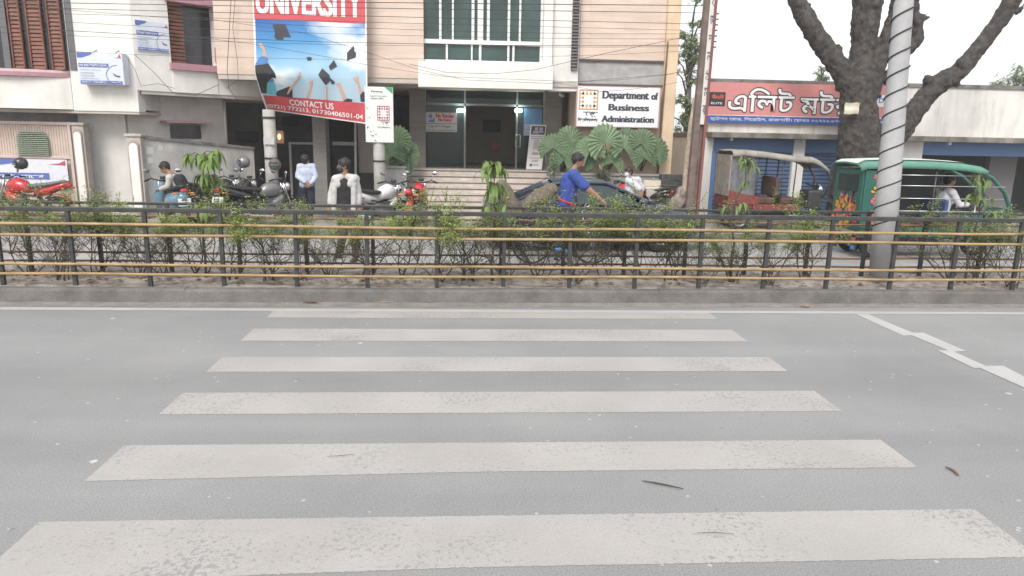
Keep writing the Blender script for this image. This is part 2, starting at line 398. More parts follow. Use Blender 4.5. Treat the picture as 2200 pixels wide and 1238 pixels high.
# ================================================================== MEDIAN FENCES
def fence(label, y0, sl, xs, ztop, zb, zr, pm, tm, rm, offs, cw, low):
    t = thing('median_fence', label, 'fence', (0, y0, 0))
    def P(x, z, dy=0.): return (x, sl*x+dy, z)
    MB().bar(P(-17, ztop), P(17, ztop), cw[0], cw[1]).build('top_rail', tm, t, bevel=.008)
    rr = random.Random(int(y0*10))
    for z in zr:
        n = 34; pts = [P(-17+34*k/n, z+rr.uniform(-.005, .005)+.006*sin(k*.9+z*9), offs+rr.uniform(-.006, .006)) for k in range(n+1)]
        MB().tube(pts, .019 if low == 0 else .016, 8).build('rail', rm, t, smooth=True)
    for x in xs:
        MB().bar(P(x, zb), P(x+rr.uniform(-.015, .015), ztop-cw[1]/2+.002), .052, .05, up=(0, 1, 0)).build('post', pm, t, bevel=.004)
    return t
def rails(y, pys): return [W(0, p, y).z for p in pys]
YF1, YF2 = 9.46, 10.42
fx = [W(p, 530, YF1).x for p in (0, 156, 318, 477, 635, 788, 938, 1082, 1226, 1368, 1508, 1648, 1785, 1924, 2058, 2193)]
fx = [2*fx[0]-fx[1]*1. - k*.95 for k in (2, 1, 0)] + fx + [fx[-1]+.95*k for k in (1, 2, 3)]
zt = W(1100, 461, YF1).z
ft = W(0, 450, YF1).z, W(2200, 477, YF1).z
print('fence tops', ft, zt)
zrel = [W(1100, p, YF1).z for p in (491, 513, 574, 594)]
fence('dark iron fence with yellow pipe rails along the front of the median', YF1, .004, fx, zt, .15, zrel, M_BLACKIRON, M_BLACKIRON, M_YELPIPE, -.042, (.06, .058), 0)
rx = [W(p, 540, YF2).x for p in (67, 219, 368, 515, 659, 802, 942, 1076, 1210, 1342, 1473, 1604, 1736, 1859, 1985, 2111)]
rx = [rx[0]-.97*k for k in (3, 2, 1)] + rx + [rx[-1]+.95*k for k in (1, 2, 3)]
fence('second dark iron fence with browner rails behind the median shrubs', YF2, .006, rx, zt-.01, .13, [z-.01 for z in zrel], M_BLACKIRON, M_BLACKIRON, M_RUSTPIPE, .04, (.05, .04), 1)

# ================================================================== MEDIAN SHRUBS
M_LEAF = leaf_mat('shrub_leaf', (.15, .21, .06), (.42, .50, .15))
M_LEAF2 = leaf_mat('sapling_leaf', (.075, .13, .035), (.22, .31, .085))
def leafquad(mb, p, d, L, w, droop=.25, rnd=R0):
    d = V(d).normalized(); s = d.cross(V((rnd.uniform(-.4, .4), rnd.uniform(-.4, .4), 1))).normalized()*w/2; dn = V((0, 0, -droop*L))
    p = V(p); mb.add([p, p+d*L*.45-s+dn*.3, p+d*L+dn, p+d*L*.45+s+dn*.3], [(0, 1, 2), (0, 2, 3)])
def shrub_meshes(seed, hgt, wid, nleaf):
    r = random.Random(seed); st, lf = MB(), MB(); tips = []
    def grow(p, d, L, rad, lev):
        n = 5; pts = [V(p)]; dd = V(d).normalized()
        for k in range(n):
            dd = (dd + V((r.uniform(-.3, .3), r.uniform(-.22, .22), r.uniform(-.10, .14)))).normalized(); pts.append(pts[-1]+dd*L/n)
        st.tube(pts, [max(.0016, rad*(1-.6*k/n)) for k in range(n+1)], 5 if lev > 0 else 4)
        if lev > 0:
            for k in range(r.randint(3, 5)):
                q = pts[r.randint(1 if lev > 1 else 2, n)]
                nd = (dd*.8 + V((r.uniform(-1.1, 1.1), r.uniform(-.7, .7), r.uniform(-.25, .55)))).normalized(); grow(q, nd, L*r.uniform(.45, .7), rad*.5, lev-1)
        tips.append((pts[2:], dd))
    for k in range(r.randint(4, 6)):
        a = r.uniform(0, 2*pi); grow((r.uniform(-.1, .1), r.uniform(-.06, .06), 0), (cos(a)*wid, sin(a)*.3, 1.0), hgt*r.uniform(.42, .6), r.uniform(.007, .014), 3)
    hi = [(p, d) for p, d in tips if p[-1].z > hgt*.55]
    low = [(p, d) for p, d in tips if p[-1].z <= hgt*.55]
    for k in range(nleaf):
        pts, dd = r.choice(hi if r.random() < .93 or not low else low); q = r.choice(pts)+V((r.gauss(0, .03), r.gauss(0, .03), r.gauss(0, .025)))
        a = r.uniform(0, 2*pi); leafquad(lf, q, (cos(a), sin(a), r.uniform(-.2, .8)), r.uniform(.026, .05), r.uniform(.014, .024), .25, r)
    for k in range(r.randint(14, 20)):          # fresh shoots standing above the hedge
        pts, dd = r.choice(hi); p = max(pts, key=lambda q: q.z)
        if p.z < hgt*.75: continue
        L = r.uniform(.06, .24); e = p + V((r.uniform(-.07, .07), r.uniform(-.03, .03), L)); st.tube([p, (p+e)/2, e], [.0035, .003, .0015], 4)
        for j in range(int(L*75)):
            q = p.lerp(e, r.random()); a = r.uniform(0, 2*pi); leafquad(lf, q, (cos(a), sin(a), .7), r.uniform(.03, .052), r.uniform(.015, .024), .2, r)
    zs = sorted(q.z for q in lf.v); k = hgt/zs[int(len(zs)*.97)]; sc_ = Matrix.Diagonal((1, 1, k, 1)); st.xf(sc_); lf.xf(sc_)
    return st.mesh('stems', True), lf.mesh('foliage', False, False)
SH = []
for k in range(6):
    a, b = shrub_meshes(20+k, 1.13+.04*(k % 3), .75+.15*(k % 2), 2600); a.materials.append(M_BARK); b.materials.append(M_LEAF); SH.append((a, b))
SHL = [(-60, 'leafy green shrub at the far left end of the median'), (60, 'green shrub below the red motorcycle tank'), (132, 'green hedge shrub below the beige gate end'), (205, 'twiggy shrub with many fanned stems in front of the white wall column'), (290, 'sparse shrub below the white oval gate pillar'),
 (350, 'thin shrub in front of the blue scooter'), (425, 'spindly shrub around the foot of the left drooping sapling'), (500, 'hedge shrub below the parked black motorcycles'), (575, 'shrub with one thick leaning stem below the silver motorcycle'), (645, 'bushy shrub in front of the guard seen from behind'),
 (712, 'low shrub left of the walking man legs'), (790, 'leafy shrub right of the walking man'), (868, 'shrub with upright stems below the white motorcycle'), (945, 'shrub with yellow green tips below the marble steps'), (1005, 'densely branched shrub left of the middle drooping sapling'),
 (1085, 'shrub in front of the sack on the bicycle'), (1165, 'shrub with many thin stems in front of the bicycle wheel'), (1240, 'bright tipped shrub below the cyclist in blue'), (1305, 'open shrub with crooked twigs in front of the car door'), (1375, 'shrub in front of the car mirror'),
 (1440, 'shrub in front of the car bonnet'), (1515, 'thin shrub below the leaning brown pole'), (1585, 'shrub around the foot of the drooping sapling by the parked rickshaw'), (1660, 'shrub in front of the parked red rickshaw'), (1738, 'small leafed shrub behind the green rickshaw rear wheel'),
 (2040, 'shrub beside the sapling in front of the green rickshaw cab'), (2110, 'dark dense shrub in front of the green rickshaw front wheel'), (2180, 'yellow green shrub at the right end of the median')]
for i, (px, lab) in enumerate(SHL):
    r = random.Random(100+i); y = r.uniform(9.72, 10.15); p = W(px, 560, y)
    t = thing('shrub', lab, 'shrub', (p.x, y, .17), r.choice((0, pi))+r.uniform(-.25, .25), 'twiggy shrubs planted between the median fences')
    a, b = SH[(i*5+2) % 6]; s = r.uniform(.88, 1.03)*(.8 if px in (712, 1515, 1660) else 1)
    t.scale = (s*r.uniform(.95, 1.15), s, s)
    link('stems', a, t); link('foliage', b, t)
def sapling(px, ptop, Y, lab, seed, wpx=(-38, 40), n=70, leaf=.2):
    r = random.Random(seed); p = W(px, 560, Y); top = W(px, ptop, Y).z-.17
    t = thing('sapling', lab, 'sapling', (p.x, Y, .17), 0, 'drooping saplings in the median')
    st, lf = MB(), MB(); tr = [V((r.uniform(-.02, .02)*k, r.uniform(-.01, .01)*k, top*k/6)) for k in range(7)]
    st.tube(tr, [.02, .018, .017, .015, .012, .009, .005], 7)
    w0, w1 = wpx[0]/FPX*Y, wpx[1]/FPX*Y; heads = []
    for k in range(9):
        q = tr[r.randint(4, 6)]; e = q + V((r.uniform(w0, w1)*.7, r.uniform(-.14, .14), r.uniform(-.12, .06))); st.tube([q, q.lerp(e, .5)+V((0, 0, .04)), e], [.006, .005, .003], 5); heads.append(e)
    heads += [tr[6], tr[5]]
    for k in range(n):
        h = r.choice(heads); a = r.uniform(0, 2*pi); L = leaf*r.uniform(.65, 1.25); w = L*.23
        d = V((cos(a)*.75, sin(a)*.75, r.uniform(-.25, .5))); s = V((-sin(a), cos(a), 0))*w/2
        pts = [h, h+d*L*.3, h+d*L*.52+V((0, 0, -L*.18)), h+d*L*.68+V((0, 0, -L*.48)), h+d*L*.74+V((0, 0, -L*.82))]; ww = [.2, .9, 1, .7, .05]
        vs = []
        for q, f in zip(pts, ww): vs += [q-s*f, q+s*f]
        lf.add(vs, [(2*j, 2*j+1, 2*j+3, 2*j+2) for j in range(4)])
    st.build('trunk', M_BARK, t, True); lf.build('foliage', M_LEAF2, t, True, recalc=False)
sapling(440, 335, 9.95, 'drooping leafy sapling in front of the boundary wall and motorcycles', 1, (-38, 42), 120, .24)
sapling(1058, 358, 9.9, 'drooping sapling in front of the marble steps beside the car', 2, (-40, 34), 110, .22)
sapling(1572, 345, 9.95, 'small drooping sapling in front of the parked rickshaw canopy', 3, (-22, 25), 50, .17)
sapling(2080, 378, 9.95, 'pale thin sapling in front of the green rickshaw driver', 4, (-28, 30), 55, .18)
ml = MB(); rl = random.Random(77)
for k in range(1500):
    x = rl.uniform(-9, 10); y = my(x)+.16+rl.betavariate(1.3, 1.3)*1.4; a = rl.uniform(0, 2*pi); Ls = rl.uniform(.02, .07); w = Ls*rl.uniform(.25, .5); z = .185+rl.uniform(0, .02); c, s_ = cos(a), sin(a)
    ml.add([(x+c*Ls, y+s_*Ls, z+rl.uniform(0, .02)), (x-s_*w, y+c*w, z+.012), (x-c*Ls, y-s_*Ls, z), (x+s_*w, y-c*w, z+.004)], [(0, 1, 2, 3)])
ml_o = ml.build('dead_leaf_litter', leaf_mat('dead_leaves', (.10, .065, .045), (.34, .25, .18), .9), recalc=False); ml_o['kind'] = 'stuff'
# litter by the kerb and on the road
M_DRYLEAF = flat('dry_leaf', (.16, .09, .05), .8); M_TWIG = flat('dark_twig', (.05, .04, .035), .85); M_PALELEAF = flat('pale_dry_leaf', (.34, .27, .19), .8)
def twig(lab, pts, rad, m=M_TWIG, z=.012, name='twig'):
    c = G(*pts[0], z); c = V((c.x, c.y, z)); mb = MB(); P = [G(*q, z)-c for q in pts]
    mb.tube(P, [rad*(.5 if k in (0, len(P)-1) else 1) for k in range(len(P))], 6, True, .6)
    o = mb.build(name, m, None, True); o.location = c; return tag(o, lab, 'litter')
twig('long thin black twig lying between two zebra stripes', [(1379, 1033), (1405, 1037), (1432, 1042), (1468, 1050)], .007)
twig('curled two tone dry leaf strip on the asphalt right of the crossing', [(2031, 1003), (2042, 1007), (2052, 1013), (2059, 1021)], .011, M_DRYLEAF)
twig('fine dark twig on the nearest zebra stripe', [(1497, 1145), (1535, 1144), (1576, 1147)], .0025)
twig('hair thin twig on the second zebra stripe', [(703, 981), (730, 979), (760, 976)], .0025)
for i, (px, py, s, lab) in enumerate([(190, 646, .16, 'small brown leaf scrap by the kerb at the far left'), (262, 643, .2, 'crooked dry leaf strip beside the kerb'), (405, 649, .3, 'long dry brown leaf by the kerb below the left sapling'), (668, 653, .24, 'dark red brown dry leaf at the kerb foot'), (835, 651, .3, 'curled yellowish dry leaf at the kerb foot'), (1730, 660, .18, 'pale scrap lying on the dusty verge')]):
    mb = MB(); r = random.Random(i+40)
    for k in range(4):
        a = r.uniform(-.35, .35); L = s*r.uniform(.4, .9)
        pts = [V((r.uniform(-.2, .2)*s + cos(a)*L*(q-.5), sin(a)*L*(q-.5)+r.uniform(-.02, .02), .012+.03*sin(q*3)*r.random())) for q in (0, .25, .5, .75, 1)]
        mb.tube(pts, [.002, .007, .01, .007, .002], 5, True, .5)
    p = G(px, py, .01); o = mb.build('dry_leaf', M_PALELEAF if i in (1, 4, 5) else M_DRYLEAF); o.location = (p.x, p.y, .012); tag(o, lab, 'leaf litter')
# ================================================================== BUILDING MATERIALS
def tile_mat(name, col, bw, bh, mortar=.9):
    m = bpy.data.materials.new(name); m.use_nodes = True; n, l = m.node_tree.nodes, m.node_tree.links
    b = n['Principled BSDF']; b.inputs['Roughness'].default_value = .6
    tc = n.new('ShaderNodeTexCoord'); sx = n.new('ShaderNodeSeparateXYZ'); cx = n.new('ShaderNodeCombineXYZ'); l.new(tc.outputs['Object'], sx.inputs[0])
    l.new(sx.outputs[0], cx.inputs[0]); l.new(sx.outputs[2], cx.inputs[1])
    bt = n.new('ShaderNodeTexBrick'); bt.offset = .5; bt.inputs['Scale'].default_value = 1; bt.inputs['Brick Width'].default_value = bw; bt.inputs['Row Height'].default_value = bh; bt.inputs['Mortar Size'].default_value = .004
    bt.inputs['Color1'].default_value = (*[x*.96 for x in col], 1); bt.inputs['Color2'].default_value = (*[min(1, x*1.03) for x in col], 1); bt.inputs['Mortar'].default_value = (*[x*mortar for x in col], 1)
    l.new(cx.outputs[0], bt.inputs['Vector'])
    ns = n.new('ShaderNodeTexNoise'); ns.inputs['Scale'].default_value = 1.; ns.inputs['Detail'].default_value = 6
    mp = n.new('ShaderNodeMapping'); mp.inputs['Scale'].default_value = (1.2, 1.2, 9); l.new(tc.outputs['Object'], mp.inputs[0]); l.new(mp.outputs[0], ns.inputs['Vector'])
    mr = n.new('ShaderNodeMapRange'); mr.inputs[1].default_value = .3; mr.inputs[2].default_value = .7; mr.inputs[3].default_value = .86; mr.inputs[4].default_value = 1.05; l.new(ns.outputs[0], mr.inputs[0])
    x = n.new('ShaderNodeMixRGB'); x.blend_type = 'MULTIPLY'; x.inputs[0].default_value = 1; l.new(bt.outputs[0], x.inputs[1])
    cc = n.new('ShaderNodeCombineXYZ')
    for i in range(3): l.new(mr.outputs[0], cc.inputs[i])
    l.new(cc.outputs[0], x.inputs[2]); l.new(x.outputs[0], b.inputs['Base Color']); return m
M_BEIGE = tile_mat('beige_facing_tile', (.65, .52, .44), .6, .3)
M_BEIGE2 = mat('peach_plaster', (.68, .52, .36), .8, .08, 2, streak=.35, dirt=(.4, .28, .2))
M_CREAM = mat('white_plaster', (.76, .735, .70), .8, .07, 1.5, streak=.42, dirt=(.42, .38, .34))
M_CREAM2 = mat('soft_white_plaster', (.71, .695, .67), .85, .08, 1.2, streak=.45, dirt=(.42, .39, .36))
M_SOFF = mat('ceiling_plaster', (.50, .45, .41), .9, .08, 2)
M_GREYW = mat('grey_stucco', (.40, .40, .40), .9, .16, 3, fine=.15)
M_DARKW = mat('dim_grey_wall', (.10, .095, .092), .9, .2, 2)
M_CLAD = tile_mat('brown_grey_stone_cladding', (.20, .18, .165), .5, .42, .75)
M_CLAD2 = tile_mat('light_grey_stone_cladding', (.26, .25, .24), .5, .45, .8)
M_MARBLE = mat('pink_grey_marble', (.55, .49, .44), .45, .14, 4, streak=.3, dirt=(.33, .28, .25))
M_STEPSHADOW = mat('painted_step_edge_shadow', (.24, .2, .18), .7, .1)
M_PINKT = flat('mauve_pink_trim', (.42, .22, .26), .6)
M_PINKL = flat('pale_pink_ledge', (.62, .47, .47), .6)
M_SHUT = mat('brown_wood_shutter', (.19, .07, .045), .6, .25, 6)
M_WINDK = mat('dark_window', (.035, .035, .04), .12, .2, 2)
M_GREENGL = mat('green_tinted_glass', (.045, .08, .075), .07, .3, .8)
M_ALU = flat('white_aluminium', (.66, .68, .67), .4)
M_CONC = mat('weathered_concrete', (.50, .485, .465), .9, .16, 1.6, .3, streak=.75, dirt=(.11, .10, .09), fine=.15)
M_CONCD = mat('stained_wall_coping', (.19, .18, .17), .95, .3, 4, .4)
M_BLUE = flat('blue_shutter_paint', (.085, .13, .23), .5)
M_BLUEL = flat('blue_lintel_paint', (.095, .175, .345), .5)
M_OLIVE = flat('olive_interior_paint', (.36, .33, .27), .8)
BZ = 9.5
def wall_px(name, m, par, x0, y0, x1, y1, Y, dep=.25, ztop=None, zbot=None, bevel=0, label=None, dy=0):
    a, b = W(x0, y0, Y), W(x1, y1, Y)
    zt = a.z if ztop is None else ztop; zb = b.z if zbot is None else zbot
    return MB().box(a.x, b.x, Y+dy, Y+dy+dep, zb, zt).build(name, m, par, world=True, bevel=bevel, label=label)
# ================================================================== UNIVERSITY BUILDING
UB = thing('office_building', 'beige tiled multi storey college building with green glass windows above a marble stair entrance', 'building', (0, 18.3, 0))
zb = W(690, 164, 18.3).z
xl, xr0 = W(463, 100, 18.3).x, W(910, 100, 18.3).x
MB().box(xl, xr0, 18.3, 18.6, zb, BZ).build('tiled_wall', M_BEIGE, UB, world=True)
xw = W(1243, 160, 18.3).x
xe = W(1465, 5, 18.5).x
MB().box(xl+.02, xw+.02, 18.62, 25.5, zb+.02, BZ).build('upper_storey', M_CREAM2, UB, world=True)
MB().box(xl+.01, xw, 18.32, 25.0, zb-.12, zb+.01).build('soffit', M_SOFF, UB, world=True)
# big window
wz0, wz1 = W(1040, 133, 18.45).z, BZ-.2
wx0, wx1 = W(910, 60, 18.45).x, W(1166, 60, 18.45).x
MB().box(xr0+.005, wx1+.02, 18.5, 18.61, wz0-.4, BZ).build('glazing', M_GREENGL, UB, world=True)
fr = MB()
def vm(px, z0, z1, w): x = W(px, 60, 18.45).x; fr.box(x-w/2, x+w/2, 18.43, 18.51, z0, z1)
zt_ = W(1040, 92, 18.45).z
for px, w in ((946, .06), (973, .045), (1016, .07), (1032, .14), (1049, .07), (1093, .06), (1117, .05)): vm(px, zt_, BZ, w)
for px, w in ((960, .05), (1014, .04), (1032, .06), (1093, .05), (1104, .05)): vm(px, wz0-.02, zt_, w)
fr.box(xr0, wx1, 18.41, 18.52, zt_-.05, zt_+.05)
fr.box(wx1-.06, wx1, 18.42, 18.5, wz0, BZ); fr.box(xr0, wx1, 18.4, 18.52, wz0-.03, wz0+.02)
fr.build('window_frame', M_ALU, UB, world=True)
ib = MB(); ib.box(W(1110, 60, 18.6).x, W(1150, 60, 18.6).x, 18.47, 18.495, W(1000, 40, 18.6).z, W(1000, 20, 18.6).z)
sx0, sx1 = W(884, 150, 17.95).x, W(1187, 190, 17.95).x
spz0, spz1 = W(1187, 193, 17.95).z, W(1187, 139, 17.95).z
MB().prism([(sx0+.16, 17.95, spz0), (sx1, 17.95, spz0), (sx1, 17.95, spz1), (sx0+.16, 17.95, spz1)], (0, .48, 0)).build('balcony_parapet', M_CREAM, UB, world=True)
MB().box(wx1+.003, sx1-.01, 18.2, 18.6, spz1-.3, BZ).build('white_pilaster', M_CREAM, UB, world=True)
MB().box(sx1-.005, xw-.003, 18.36, 18.9, W(1215, 196, 18.36).z, BZ).build('white_wall', M_CREAM2, UB, world=True)
lv = MB(); x0 = W(1228, 100, 18.3).x; x1 = xw-.03; z = W(1235, 150, 18.3).z
lv.box(x0, x1, 18.34, 18.355, z, BZ)
while z < BZ: lv.box(x0, x1, 18.28, 18.335, z, z+.035); z += .075
lv.build('vent_louvre', flat('louvre_grey', (.16, .15, .15), .6), UB, world=True)
# right wing
Yw = 18.6
rx0, rx1 = W(1243, 160, Yw).x, W(1428, 100, Yw).x
zg0, zg1 = W(1330, 184, Yw).z, W(1330, 131, Yw).z
MB().box(rx0, rx1, Yw, 25, zg1, BZ).build('tiled_wall', M_BEIGE, UB, world=True)
MB().box(rx0, rx1, Yw+.03, 25, zg0, zg1-.005).build('stucco_band', M_GREYW, UB, world=True)
MB().box(rx0, rx1, Yw, 25, .1, zg0-.005).build('lower_wall', mat('dusty_beige_plaster', (.56, .43, .33), .85, .1, 1.5, streak=.4, dirt=(.3, .24, .2)), UB, world=True)
tr = MB(); tr.box(rx0, rx1, Yw-.03, Yw-.002, zg0-.02, zg0+.03); tr.box(rx0, rx1, Yw-.03, Yw-.002, zg1-.02, zg1+.025); tr.build('trim_strip', flat('dark_trim', (.09, .08, .08)), UB, world=True)
MB().box(rx1+.004, xe, Yw-.12, 25, .1, BZ).build('corner_pier', M_BEIGE2, UB, world=True, bevel=.03)
# drainpipe and cable on the pier
MB().tube([(rx1-.02, Yw-.16, .5), (rx1-.01, Yw-.16, 2), (rx1+.02, Yw-.17, 4.0), (rx1+.03, Yw-.17, 4.6)], .022, 6).build('downpipe', flat('rust_pipe', (.13, .09, .07)), UB, True, world=True)
# entrance
ZP = W(1030, 365, 19.6).z
YG = 20.6
px2x = lambda p, y, Y: W(p, y, Y).x
ex0, ex1 = px2x(870, 400, 19), px2x(1180, 380, 19)
st = MB(); n = 8; rise = (ZP-.12)/n; tr_ = .235
for k in range(n):
    st.box(ex0-.02*(n-k), ex1+.01*(n-k), 19.6-tr_*(n-1-k), 22.5 if k == n-1 else 19.6-tr_*(n-2-k)+.02, .1 if k == 0 else .12+rise*k-.02, .12+rise*(k+1)-.03)
st.build('stair_flight', M_MARBLE, UB, world=True)
sn = MB()
for k in range(n): sn.box(ex0-.02*(n-k)-.01, ex1+.01*(n-k)+.01, 19.6-tr_*(n-1-k)-.03, 19.6-tr_*(n-2-k)-.004 if k < n-1 else 20.5, .12+rise*(k+1)-.028, .12+rise*(k+1))
sn.build('stair_nosing', M_MARBLE, UB, world=True)
sj = MB()
for k in range(n): sj.box(ex0-.02*(n-k), ex1+.01*(n-k), 19.6-tr_*(n-1-k)-.006, 19.6-tr_*(n-1-k)-.002, .12+rise*(k+1)-.062, .12+rise*(k+1)-.0285)  # dark strips below the nosings, the step edge shadow put into colour
sj.build('stair_shadow_strip', M_STEPSHADOW, UB, world=True)
ztop = zb-.12
gx = [px2x(p, 300, YG) for p in (912, 1000, 1108, 1168)]
MB().box(px2x(880, 300, 20.2), px2x(914, 300, 20.2), 20.2, 20.9, .12, ztop).build('entrance_column', M_CLAD, UB, world=True)
MB().box(px2x(1168, 300, 20.2), px2x(1205, 300, 20.2), 20.2, 20.9, .12, ztop).build('entrance_column', M_CLAD2, UB, world=True)
M_GLS = mat('shop_front_glass', (.03, .05, .048), .05, 0, alpha=.55)
MB().box(gx[0], gx[1]-.02, YG, YG+.02, ZP, ztop).build('glass_panel', M_GLS, UB, world=True)
MB().box(gx[2]+.03, gx[3], YG, YG+.02, ZP, ztop).build('glass_panel', M_GLS, UB, world=True)
zl = W(1050, 226, YG).z
MB().box(gx[1]-.02, gx[2]+.03, YG, YG+.02, zl, ztop).build('glass_transom', M_GLS, UB, world=True)
ef = MB()
for x in (gx[1]-.02, gx[2]+.02): ef.box(x-.025, x+.025, YG-.02, YG+.04, ZP, ztop)
ef.box(gx[0], gx[3], YG-.02, YG+.04, zl-.03, zl+.03); ef.build('door_frame', flat('dull_steel', (.25, .26, .26), .4), UB, world=True)
ir = MB(); ir.box(gx[0]-3, gx[3]+1.5, 24.4, 24.5, ZP, ztop); ir.box(gx[3]+1.4, gx[3]+1.5, 21, 24.4, ZP, ztop); ir.box(gx[0]-.1, gx[0], 21, 24.4, ZP, ztop)
ir.build('lobby_wall', M_OLIVE, UB, world=True)
MB().box(gx[0]-.1, gx[3]+1.5, 22.5, 24.5, ZP-.2, ZP-.002).build('lobby_floor', flat('lobby_floor', (.2, .19, .18), .3), UB, world=True)
lob = MB(); a, b = W(1037, 257, 24.3), W(1075, 285, 24.3); lob.box(a.x, b.x, 24.34, 24.39, b.z, a.z); lob.build('notice_board', flat('board_dark', (.04, .04, .06)), UB, world=True)
lob = MB(); a, b = W(1055, 302, 24.2), W(1070, 325, 24.2); lob.tube([(a.x, 24.2, b.z), ((a.x+b.x)/2, 24.2, (a.z+b.z)/2), (b.x, 24.2, a.z)], .01, 5); lob.box(a.x, b.x, 24.2, 24.35, b.z, a.z); lob.build('extinguisher_box', M_RED, UB, world=True)
dh = MB(); a, b = W(1109, 290, YG-.08), W(1109, 316, YG-.08); c = W(1118, 290, YG-.08).x
dh.tube([(a.x, YG, a.z), (a.x, YG-.08, a.z), (c, YG-.08, a.z), (c, YG-.08, b.z), (a.x, YG-.08, b.z), (a.x, YG-.08, a.z)], .016, 8); dh.build('door_handle', M_CHROME, UB, True, world=True)
M_LAMP = flat('lit_lamp', (.85, 1., .95), emit=14, var=0)
for p in (990, 1114, 1187):
    c = W(p, 237, YG-.12); MB().box(c.x-.11, c.x+.11, YG-.2, YG-.05, c.z-.05, c.z+.03).build('entrance_lamp', M_LAMP, UB, world=True, bevel=.03)
for p, q in ((857, 178), (955, 192), (1095, 192)):
    c = W(p, q, 18.9); MB().lathe([(.0, 0), (.09, 0), (.13, .03), (.13, .05)], (c.x, 19.2, ztop-.05), 16).build('ceiling_light', flat('lamp_cover', (.33, .3, .27)), UB, True, world=True)
MB().tube([W(875, 432, 17.8), W(872, 385, 17.85), W(889, 300, 19.5)], .022, 8).build('handrail', M_STEEL, UB, True, world=True)
MB().tube([W(1184, 420, 18.0), W(1181, 384, 18.0), W(1166, 300, 19.6)], .022, 8).build('handrail', M_STEEL, UB, True, world=True)
# ground floor left: parking bay
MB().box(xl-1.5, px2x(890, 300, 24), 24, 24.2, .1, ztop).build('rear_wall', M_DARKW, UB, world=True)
MB().box(px2x(672, 300, 19.8), px2x(700, 300, 19.8), 19.8, 20.3, .12, ztop).build('column', M_CLAD2, UB, world=True)
a = W(768, 262, 21.5); b = W(800, 372, 21.5); MB().box(a.x, b.x+.6, 21.5, 21.6, b.z, ztop).build('partition', M_SOFF, UB, world=True)
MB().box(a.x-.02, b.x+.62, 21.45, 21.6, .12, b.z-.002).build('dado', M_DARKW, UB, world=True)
dd = MB(); a = W(625, 310, 21.2); b = W(676, 310, 21.2); dd.box(a.x, b.x, 21.25, 21.35, .12, a.z); dd.build('dark_door', flat('black_door', (.012, .012, .014), .6), UB, world=True)
df = MB(); df.box(a.x-.06, a.x, 21.18, 21.28, .12, a.z+.06); df.box(a.x, b.x, 21.18, 21.28, a.z, a.z+.06); df.build('door_surround', flat('pale_frame', (.45, .44, .42)), UB, world=True)
a = W(715, 306, 21.2); b = W(766, 306, 21.2); dd = MB(); dd.box(a.x, b.x, 21.3, 21.4, .12, a.z-.1); dd.build('dark_door', flat('black_door', (.012, .012, .014), .6), UB, world=True)
MB().box(a.x, b.x, 21.15, 21.3, a.z-.08, a.z+.02).build('door_beam', flat('pale_frame', (.45, .44, .42)), UB, world=True)
MB().tube([W(763, 260, 20.6), W(765, 440, 20.6)], .035, 8).build('white_pipe', M_CREAM2, UB, True, world=True)
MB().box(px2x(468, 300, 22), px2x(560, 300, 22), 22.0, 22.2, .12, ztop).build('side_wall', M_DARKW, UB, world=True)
a, b = W(505, 282, 21.9), W(555, 305, 21.9); MB().box(a.x, b.x, 21.9, 21.99, b.z, a.z).build('dark_window', M_WINDK, UB, world=True)
a, b = W(606, 250, 23.9), W(640, 272, 23.9); MB().box(a.x, b.x, 23.8, 23.98, b.z, a.z).build('wall_opening', M_WINDK, UB, world=True)
# orange lamp glowing under the building
LP = thing('wall_lamp', 'small glowing orange lamp beside the concrete pole under the banner', 'lamp', tuple(W(600, 294, 19.5)))
MB().ell((0, 0, 0), (.035, .035, .07), 10, 8).build('bulb', flat('orange_flame_bulb', (1, .45, .12), emit=6, var=0), LP, True)
MB().box(-.1, .1, .08, .13, -.18, .16).build('back_plate', flat('brown_plate', (.2, .13, .09)), LP, bevel=.02)
# planters
PL = thing('planter_wall', 'grey marble planter wall holding the fan palms below the department sign', 'planter', (W(1290, 400, 17.9).x, 17.9, 0))
a, b = W(1186, 345, 17.9), W(1424, 345, 17.9); zp = W(1300, 373, 17.9).z
mb = MB(); mb.box(a.x, b.x, 17.9, 18.05, .12, zp-.05); mb.build('front_slab', mat('grey_marble_slab', (.30, .29, .28), .5, .15, 4), PL, world=True)
MB().box(a.x-.03, b.x+.03, 17.86, 18.1, zp-.048, zp).build('ledge', M_CLAD2, PL, world=True)
MB().box(a.x, b.x, 18.06, 18.55, .12, zp-.12).build('soil', M_SOIL, PL, world=True)
PL2 = thing('planter_wall', 'narrow grey planter wall left of the marble steps', 'planter', (W(850, 400, 18.2).x, 18.2, 0))
a, b = W(826, 357, 18.2), W(871, 357, 18.2)
MB().box(a.x, b.x, 18.2, 18.35, .12, a.z-.05).build('front_slab', mat('grey_marble_slab', (.30, .29, .28), .5, .15, 4), PL2, world=True)
MB().box(a.x-.02, b.x+.02, 18.17, 18.4, a.z-.048, a.z).build('ledge', M_CLAD2, PL2, world=True)
MB().box(a.x, b.x, 18.36, 19.2, .12, a.z-.15).build('soil', M_SOIL, PL2, world=True)
